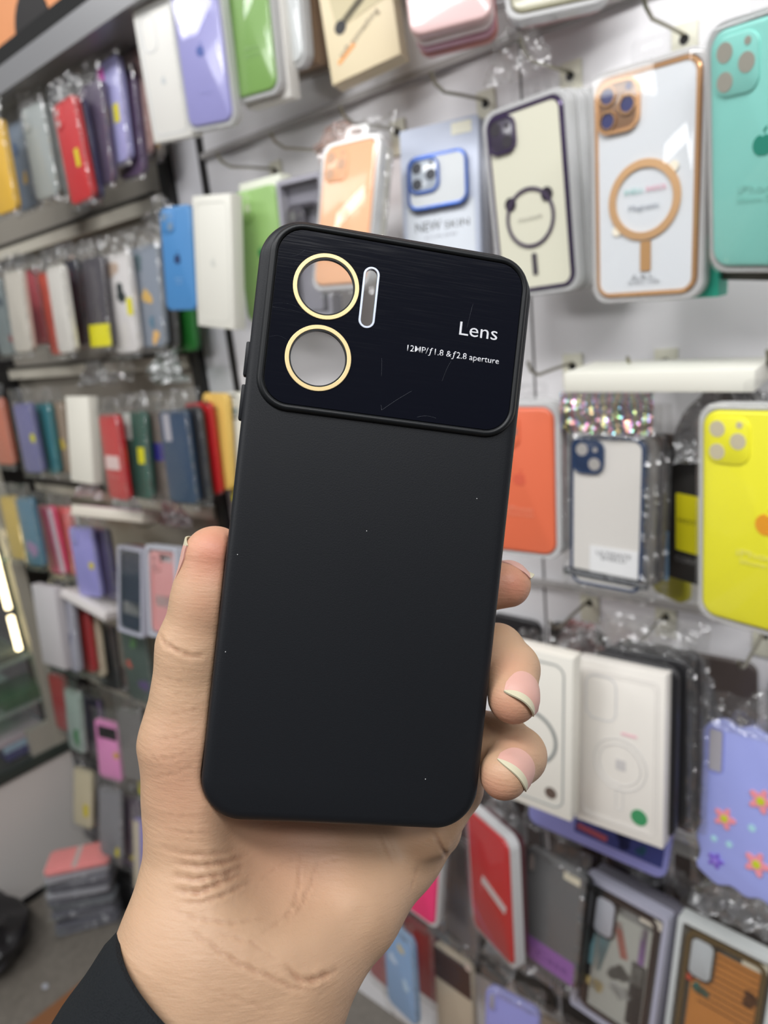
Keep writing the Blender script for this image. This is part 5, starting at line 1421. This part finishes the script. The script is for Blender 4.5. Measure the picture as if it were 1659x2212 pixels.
    ([[-20.11, 9.81, -104.19], [-18.84, 11.62, -103.92], [-17.57, 13.24, -103.53], [-16.27, 14.72, -103.05], [-14.97, 16.04, -102.47], [-13.63, 16.91, -102.17], [-12.27, 17.67, -101.8], [-10.91, 18.37, -101.4], [-9.55, 18.99, -100.95]], 0.5, 0.3),
]
PINK = [(-42.46, 6.0, -10.44, 16, 0.8), (-43.72, 2.0, -24.28, 14, 0.25), (46.34, 11.0, -11.95, 14, 0.75), (45.35, 0.0, -46.85, 10, 0.7), (44.44, 0.0, -69.68, 9, 0.7), (45.97, 5.0, -37.22, 10, 0.3), (50.01, 5.0, -60.34, 9, 0.3), (-45.4, 0.0, -74.24, 25, 0.25), (-10.55, 18.0, -92.12, 30, 0.3)]
NAILS = [('fingernail', None, (46.44, 8.0, -42.62), (-0.35, -0.7, -0.5), (0.5, -0.7, 0.45), 8.2, 0, 2.2, 44), ('fingernail', None, (49.21, 9.0, -64.28), (-0.5, -0.6, -0.55), (0.4, -0.75, 0.45), 7.6, 0, 2.2, 44), ('fingernail', None, (40.67, 19.0, -12.77), (1, -0.05, -0.3), (0.22, 0.3, 0.92), 10, 0, 2.8, 62), ('thumbnail', None, (-42.9, 14.0, -24.47), (0.12, 0, 1), (-0.92, 0.38, 0), 13, 0, 2.8, 55)]
SLEEVE_AXIS = [[-21.35, 5.0, -138.76], [0.497, 0.144, 0.856], [35.45, -0.003, -20.598], [-2.385, 32.656, -4.109]]
HAND_LO = [-80, -40, -205]
HAND_HI = [65, 55, 20]
HAND_H = 0.75



def smin(a, b, k):
    h = np.clip(0.5 + 0.5 * (b - a) / k, 0, 1)
    return b * (1 - h) + a * h - k * h * (1 - h)


def d_cone(p, a, b, ra, rb):
    ab = b - a
    L = (ab @ ab)
    t = np.clip(((p - a) @ ab) / L, 0, 1)
    q = p - a - t[:, None] * ab
    return np.sqrt((q * q).sum(1)) - (ra + (rb - ra) * t)


def d_chain(p, chain, k=2.5):
    d = None
    for (a, ra), (b, rb) in zip(chain, chain[1:]):
        e = d_cone(p, a, b, ra, rb)
        d = e if d is None else smin(d, e, k)
    return d


def d_rrbox(p, hx, hz, r, y0, y1, re=2.0):
    """the solid envelope of the held case"""
    q = np.abs(p[:, [0, 2]]) - np.array([hx - r, hz - r])
    d2 = np.sqrt((np.maximum(q, 0) ** 2).sum(1)) + np.minimum(np.maximum(q[:, 0], q[:, 1]), 0) - r
    dy = np.abs(p[:, 1] - (y0 + y1) / 2) - (y1 - y0) / 2
    a, b = d2 + re, dy + re
    return np.sqrt(np.maximum(a, 0) ** 2 + np.maximum(b, 0) ** 2) + np.minimum(np.maximum(a, b), 0) - re


def chain_np(c):
    return [(np.array(q[:3], float), float(q[3])) for q in c]


def hand_sdf(p):
    P_ = None
    for name in PALM:
        d = d_chain(p, chain_np(PALM[name]), 4)
        P_ = d if P_ is None else smin(P_, d, 13.0)
    d = smin(P_, d_chain(p, chain_np(FINGERS['thumb']), 4.0), 9.0)
    tot = d
    for n in ('index', 'middle', 'ring', 'pinky'):
        e = d_chain(p, chain_np(FINGERS[n]), 2.0)
        tot = np.minimum(tot, smin(d, e, 6.0))
    for c in HOLLOW:
        ball = np.sqrt(((p - np.array(c[:3])) ** 2).sum(1)) - c[3]
        tot = -smin(-tot, ball, 9.0)
    case = d_rrbox(p, 39.35, 83.35, 12.0, -30.0, 9.8)
    # flesh gives way to the hard case
    return -smin(-tot, case - 0.05, 1.2)


def surface_nets(lo, hi, h):
    """dual mesh of hand_sdf=0, evaluated only near the surface"""
    n = np.ceil((hi - lo) / h).astype(int) + 1
    K = 6
    nc = (n // K) + 2
    cx, cy, cz = np.meshgrid(*[lo[i] + np.arange(nc[i]) * h * K for i in range(3)], indexing='ij')
    cd = hand_sdf(np.stack([cx.ravel(), cy.ravel(), cz.ravel()], 1)).reshape(cx.shape)
    shape = tuple(nc * K)
    D = np.repeat(np.repeat(np.repeat(cd, K, 0), K, 1), K, 2).astype(np.float32)
    near = np.abs(cd) < h * K * 2.3
    near = np.repeat(np.repeat(np.repeat(near, K, 0), K, 1), K, 2)
    idx = np.argwhere(near)
    vals = np.empty(len(idx), np.float32)
    for s in range(0, len(idx), 400000):
        vals[s:s + 400000] = hand_sdf(lo + idx[s:s + 400000] * h)
    D[near] = vals
    neg = D < 0
    cells = [slice(0, -1)] * 3
    acc = np.zeros(tuple(x - 1 for x in shape) + (3,), np.float32)
    cnt = np.zeros(tuple(x - 1 for x in shape), np.float32)

    def sl(ax, off):
        s = []
        for i in range(3):
            s.append(slice(off[i], shape[i] - 1 + off[i]))
        return tuple(s)
    for ax in range(3):
        o1, o2 = [i for i in range(3) if i != ax]
        for u in (0, 1):
            for v in (0, 1):
                off = [0, 0, 0]
                off[o1] = u
                off[o2] = v
                A = D[sl(ax, off)]
                off2 = list(off)
                off2[ax] = 1
                B = D[sl(ax, off2)]
                cr = (A < 0) != (B < 0)
                t = np.where(cr, A / np.where(cr, A - B, 1), 0)
                acc[..., ax] += np.where(cr, t, 0)
                acc[..., o1] += cr * u
                acc[..., o2] += cr * v
                cnt += cr
    act = cnt > 0
    vid = -np.ones(act.shape, np.int64)
    ci = np.argwhere(act)
    vid[act] = np.arange(len(ci))
    V = lo + (ci + acc[act] / cnt[act][:, None]) * h
    faces = []
    for ax in range(3):
        o1, o2 = [i for i in range(3) if i != ax]
        s0 = [slice(1, -1)] * 3
        s1 = list(s0)
        s0[ax] = slice(0, shape[ax] - 1)
        s1[ax] = slice(1, shape[ax])
        a, b = neg[tuple(s0)], neg[tuple(s1)]
        for flip in (False, True):
            m = (a & ~b) if flip else (~a & b)
            e = np.argwhere(m)
            if not len(e):
                continue
            for i in (o1, o2):
                e[:, i] += 1
            q = []
            for du, dv in ((-1, -1), (0, -1), (0, 0), (-1, 0)):
                c = e.copy()
                c[:, o1] += du
                c[:, o2] += dv
                q.append(vid[c[:, 0], c[:, 1], c[:, 2]])
            q = np.stack(q, 1)
            if flip != (ax == 1):
                q = q[:, ::-1]
            faces.append(q)
    F = np.concatenate(faces)
    F = F[(F >= 0).all(1)]
    return V, F


def sdf_grad(p, e=0.3):
    g = np.stack([hand_sdf(p + e * np.eye(3)[i]) - hand_sdf(p - e * np.eye(3)[i]) for i in range(3)], 1)
    return g / np.linalg.norm(g, axis=1)[:, None]


def vnoise(P3, scale):
    return np.array([mnoise.noise(Vector((float(a[0]), float(a[1]), float(a[2]))) * scale) for a in P3])


LO = np.array(HAND_LO, float)
HI = np.array(HAND_HI, float)
V, F = surface_nets(LO, HI, HAND_H)
V = V.astype(np.float64)
N = sdf_grad(V)
# project exactly on to the surface
V = V - N * hand_sdf(V)[:, None]
# skin folds: every crease is a 3-D line pressed into the skin
crease = np.zeros(len(V))
disp = np.zeros(len(V))
for pts, wd, dp in CREASES:
    pts = np.array(pts, float)
    lo_, hi_ = pts.min(0) - 6, pts.max(0) + 6
    m = ((V > lo_) & (V < hi_)).all(1)
    if not m.any():
        continue
    q = V[m]
    best = np.full(len(q), 1e9)
    par = np.zeros(len(q))
    seg = np.sqrt(((pts[1:] - pts[:-1]) ** 2).sum(1))
    cum = np.concatenate([[0], np.cumsum(seg)])
    wob = 0.35 * np.sin(q[:, 0] * 1.9 + q[:, 2] * 1.3) + 0.2 * np.sin(q[:, 0] * 4.1 - q[:, 2] * 3.3)
    for k_, (a, b) in enumerate(zip(pts, pts[1:])):
        ab = b - a
        t = np.clip(((q - a) @ ab) / (ab @ ab), 0, 1)
        dd = np.sqrt(((q - a - t[:, None] * ab) ** 2).sum(1))
        par = np.where(dd < best, (cum[k_] + t * seg[k_]) / cum[-1], par)
        best = np.minimum(best, dd)
    best = np.abs(best + wob * 0.6)
    fade = np.sin(np.pi * np.clip(par, 0.0, 1.0)) ** 0.6
    w_ = wd * 0.62
    g = np.exp(-(best / w_) ** 2) * fade
    ridge = np.exp(-((best - 2.6 * w_) / (1.6 * w_)) ** 2) * fade
    disp[m] += -dp * 0.55 * g + 0.22 * dp * ridge
    crease[m] = np.maximum(crease[m], g * min(1.0, dp))
disp += 0.22 * vnoise(V, 0.12)
V = V + N * disp[:, None]
# tips and knuckles of real skin are pinker
pink = np.zeros(len(V))
for c in PINK:
    d = np.sqrt(((V - np.array(c[:3])) ** 2).sum(1))
    pink = np.maximum(pink, np.clip(1 - d / c[3], 0, 1) ** 1.2 * c[4])

skin = bpy.data.materials.new('skin')
skin.use_nodes = True
nt = skin.node_tree
b = nt.nodes['Principled BSDF']
b.inputs['Roughness'].default_value = 0.50
b.inputs['Specular IOR Level'].default_value = 0.35
b.inputs['Subsurface Weight'].default_value = 0.12
b.inputs['Subsurface Radius'].default_value = (0.0045, 0.0018, 0.0009)
b.inputs['Subsurface Scale'].default_value = 1.0
tc = nt.nodes.new('ShaderNodeTexCoord')
L = nt.links.new


def node(t, **k):
    n_ = nt.nodes.new(t)
    for a, v in k.items():
        n_.inputs[a].default_value = v
    return n_


nA = node('ShaderNodeTexNoise', Scale=38.0, Detail=5.0)
L(tc.outputs['Object'], nA.inputs['Vector'])
mix1 = nt.nodes.new('ShaderNodeMix')
mix1.data_type = 'RGBA'
mix1.inputs[6].default_value = (*lin((172, 139, 111)), 1)
mix1.inputs[7].default_value = (*lin((188, 154, 125)), 1)
L(nA.outputs['Fac'], mix1.inputs[0])
at = nt.nodes.new('ShaderNodeAttribute')
at.attribute_name = 'flush'
mix2 = nt.nodes.new('ShaderNodeMix')
mix2.data_type = 'RGBA'
mix2.inputs[7].default_value = (*lin((192, 118, 98)), 1)
L(at.outputs['Fac'], mix2.inputs[0])
L(mix1.outputs[2], mix2.inputs[6])
at2 = nt.nodes.new('ShaderNodeAttribute')
at2.attribute_name = 'crease'
mix3 = nt.nodes.new('ShaderNodeMix')
mix3.data_type = 'RGBA'
mix3.inputs[7].default_value = (*lin((138, 92, 68)), 1)
ml = nt.nodes.new('ShaderNodeMath')
ml.operation = 'MULTIPLY'
ml.inputs[1].default_value = 0.55
L(at2.outputs['Fac'], ml.inputs[0])
L(ml.outputs[0], mix3.inputs[0])
L(mix2.outputs[2], mix3.inputs[6])
L(mix3.outputs[2], b.inputs['Base Color'])
# pores and fine cross-hatched lines
vo = node('ShaderNodeTexVoronoi', Scale=1500.0)
mpw = nt.nodes.new('ShaderNodeMapping')
mpw.inputs['Rotation'].default_value = (0, math.radians(20), 0)
mpw.inputs['Scale'].default_value = (180, 180, 1100)
nB = node('ShaderNodeTexNoise', Scale=1.0, Detail=3.0)
nC = node('ShaderNodeTexNoise', Scale=420.0, Detail=4.0)
L(tc.outputs['Object'], vo.inputs['Vector'])
L(tc.outputs['Object'], mpw.inputs['Vector'])
L(mpw.outputs['Vector'], nB.inputs['Vector'])
L(tc.outputs['Object'], nC.inputs['Vector'])
ad = nt.nodes.new('ShaderNodeMath')
ad.operation = 'MULTIPLY_ADD'
ad.inputs[1].default_value = 1.6
L(nB.outputs['Fac'], ad.inputs[0])
L(nC.outputs['Fac'], ad.inputs[2])
ad2 = nt.nodes.new('ShaderNodeMath')
ad2.operation = 'MULTIPLY_ADD'
ad2.inputs[1].default_value = 0.35
L(vo.outputs['Distance'], ad2.inputs[0])
L(ad.outputs[0], ad2.inputs[2])
bp = node('ShaderNodeBump', Strength=0.42, Distance=0.0002)
L(ad2.outputs[0], bp.inputs['Height'])
L(bp.outputs['Normal'], b.inputs['Normal'])

person = thing('person', 'left hand and wrist in a black sleeve, holding up the matte black phone case', 'person', HC_LOC + HC_ROT @ Vector((-0.02, 0.02, -0.12)), HC_ROT)
PO = np.array((-20.0, 20.0, -120.0))
me = bpy.data.meshes.new('hand')
me.vertices.add(len(V))
me.vertices.foreach_set('co', ((V - PO) * 0.001).ravel())
me.loops.add(len(F) * 4)
me.loops.foreach_set('vertex_index', F.ravel().astype(np.int32))
me.polygons.add(len(F))
me.polygons.foreach_set('loop_start', (np.arange(len(F)) * 4).astype(np.int32))
me.polygons.foreach_set('loop_total', np.full(len(F), 4, np.int32))
me.update(calc_edges=True)
me.validate()
me.polygons.foreach_set('use_smooth', [True] * len(me.polygons))
for nm, arr in (('flush', pink), ('crease', crease)):
    a = me.attributes.new(nm, 'FLOAT', 'POINT')
    if len(a.data) == len(arr):
        a.data.foreach_set('value', arr.astype(np.float32))
me.materials.append(skin)
hand = bpy.data.objects.new('hand', me)
C.objects.link(hand)
hand.parent = person


# ---- nails: plates laid on the finger surface, with a free edge beyond it
def nail(name, tip, back, axis, normal, length, half, free, curve=55, base_r=0.75):
    """tip,back: points (mm) on the bone line; nail centre line starts near `back` and runs towards `tip`"""
    T_ = np.array(axis, float)
    T_ /= np.linalg.norm(T_)
    Nn = np.array(normal, float)
    Nn -= T_ * (Nn @ T_)
    Nn /= np.linalg.norm(Nn)
    B_ = np.cross(T_, Nn)
    c0 = np.array(back, float)
    nu, nv = 18, 22
    bed, edge = [], []
    tot_l = length + free
    grid = np.zeros((nv + 1, nu + 1, 3))
    nrm = np.zeros((nv + 1, nu + 1, 3))
    vbed = nv * length / tot_l
    for j in range(nv + 1):
        v = j / nv
        for i in range(nu + 1):
            u = -1 + 2 * i / nu
            # rounded cuticle
            s = tot_l * v
            lead = base_r * length * (1 - math.sqrt(max(0, 1 - abs(u) ** 2.2)))
            s = lead + (tot_l - lead) * v
            ang = math.radians(curve) * u
            p = c0 + T_ * min(s, length * 1.0) + B_ * math.sin(ang) * half * 0.55
            d = Nn * math.cos(ang) + B_ * math.sin(ang)
            # march out from the bone line to the skin
            t = 0.0
            for _ in range(40):
                q = (p + d * t)[None]
                dist = float(-hand_sdf_solid(q)[0])
                if dist < 0.02:
                    break
                t += max(0.05, dist * 0.9)
            q = p + d * (t + 0.42)
            grid[j, i] = q
            nrm[j, i] = d
            if s > length:
                grid[j, i] = q + T_ * (s - length) * (1 - 0.75 * abs(u) ** 3)
    # even out the march
    for _ in range(3):
        g2 = grid.copy()
        g2[1:-1, 1:-1] = (grid[:-2, 1:-1] + grid[2:, 1:-1] + grid[1:-1, :-2] + grid[1:-1, 2:]) / 4 * 0.6 + grid[1:-1, 1:-1] * 0.4
        g2[0, 1:-1] = (grid[0, :-2] + grid[0, 2:]) / 4 + grid[0, 1:-1] * 0.5
        g2[-1, 1:-1] = (grid[-1, :-2] + grid[-1, 2:]) / 4 + grid[-1, 1:-1] * 0.5
        grid = g2
    split = int(round(nv * length / tot_l))

    def sheet(j0, j1, up, dn, nm, m, par):
        bm = bmesh.new()
        A = [[bm.verts.new(((grid[j, i] + nrm[j, i] * up) - PO) * 0.001) for i in range(nu + 1)] for j in range(j0, j1 + 1)]
        Bk = [[bm.verts.new(((grid[j, i] - nrm[j, i] * dn) - PO) * 0.001) for i in range(nu + 1)] for j in range(j0, j1 + 1)]
        h_, w__ = len(A), nu + 1
        for j in range(h_ - 1):
            for i in range(nu):
                bm.faces.new((A[j][i], A[j][i + 1], A[j + 1][i + 1], A[j + 1][i]))
                bm.faces.new((Bk[j][i], Bk[j + 1][i], Bk[j + 1][i + 1], Bk[j][i + 1]))
        for i in range(nu):
            bm.faces.new((A[0][i], Bk[0][i], Bk[0][i + 1], A[0][i + 1]))
            bm.faces.new((A[-1][i], A[-1][i + 1], Bk[-1][i + 1], Bk[-1][i]))
        for j in range(h_ - 1):
            bm.faces.new((A[j][0], A[j + 1][0], Bk[j + 1][0], Bk[j][0]))
            bm.faces.new((A[j][-1], Bk[j][-1], Bk[j + 1][-1], A[j + 1][-1]))
        return obj(nm, bm, m, par)
    nb = sheet(0, split, 0.12, 0.6, name, mat('nail_pink', (196, 152, 140), 0.45, coat=0.0, sss=0.1), hand)
    sheet(split, nv, 0.12, 0.42, 'nail_free_edge', mat('nail_white', (190, 184, 158), 0.5, coat=0.0), nb)
    return nb


def hand_sdf_solid(p):
    out = None
    for n in FINGERS:
        e = d_chain(p, chain_np(FINGERS[n]), 2.0)
        out = e if out is None else np.minimum(out, e)
    return out


for args in NAILS:
    nail(*args)

# ---- sleeve: ribbed knit tube round the forearm
slv = np.array(SLEEVE_AXIS, float)
ctr, axis, sa, sb = slv[0], slv[1], slv[2], slv[3]
bm = bmesh.new()
nseg = 220
rows = []
prof = [(0, -1.6), (-0.6, -0.6), (0.0, 0.4), (1.2, 0.9), (3, 1.1)] + [(k, 1.1 + 0.2 * math.sin(k * 0.35) + 0.02 * k) for k in range(5, 112, 3)]
for s, dr in prof:
    row = []
    for i in range(nseg):
        a = 2 * math.pi * i / nseg
        rib = 0.16 * math.sin(a * 110 / 2) * min(1.0, max(0.0, s - 1.0) / 4)
        fold = 0.9 * math.sin(a * 3 + s * 0.05) * min(1, s / 40)
        ra = np.linalg.norm(sa) + dr + rib + fold
        rb = np.linalg.norm(sb) + dr + rib + fold
        p = ctr + axis * (-s) + sa / np.linalg.norm(sa) * ra * math.cos(a) + sb / np.linalg.norm(sb) * rb * math.sin(a)
        row.append(bm.verts.new((p - PO) * 0.001))
    rows.append(row)
for a, b_ in zip(rows, rows[1:]):
    for i in range(nseg):
        bm.faces.new((a[i], a[(i + 1) % nseg], b_[(i + 1) % nseg], b_[i]))
knit = mat('black_knit', (22, 25, 28), 0.85, spec=0.2, bump=0.6, bscale=1800)
obj('sleeve', bm, knit, person)
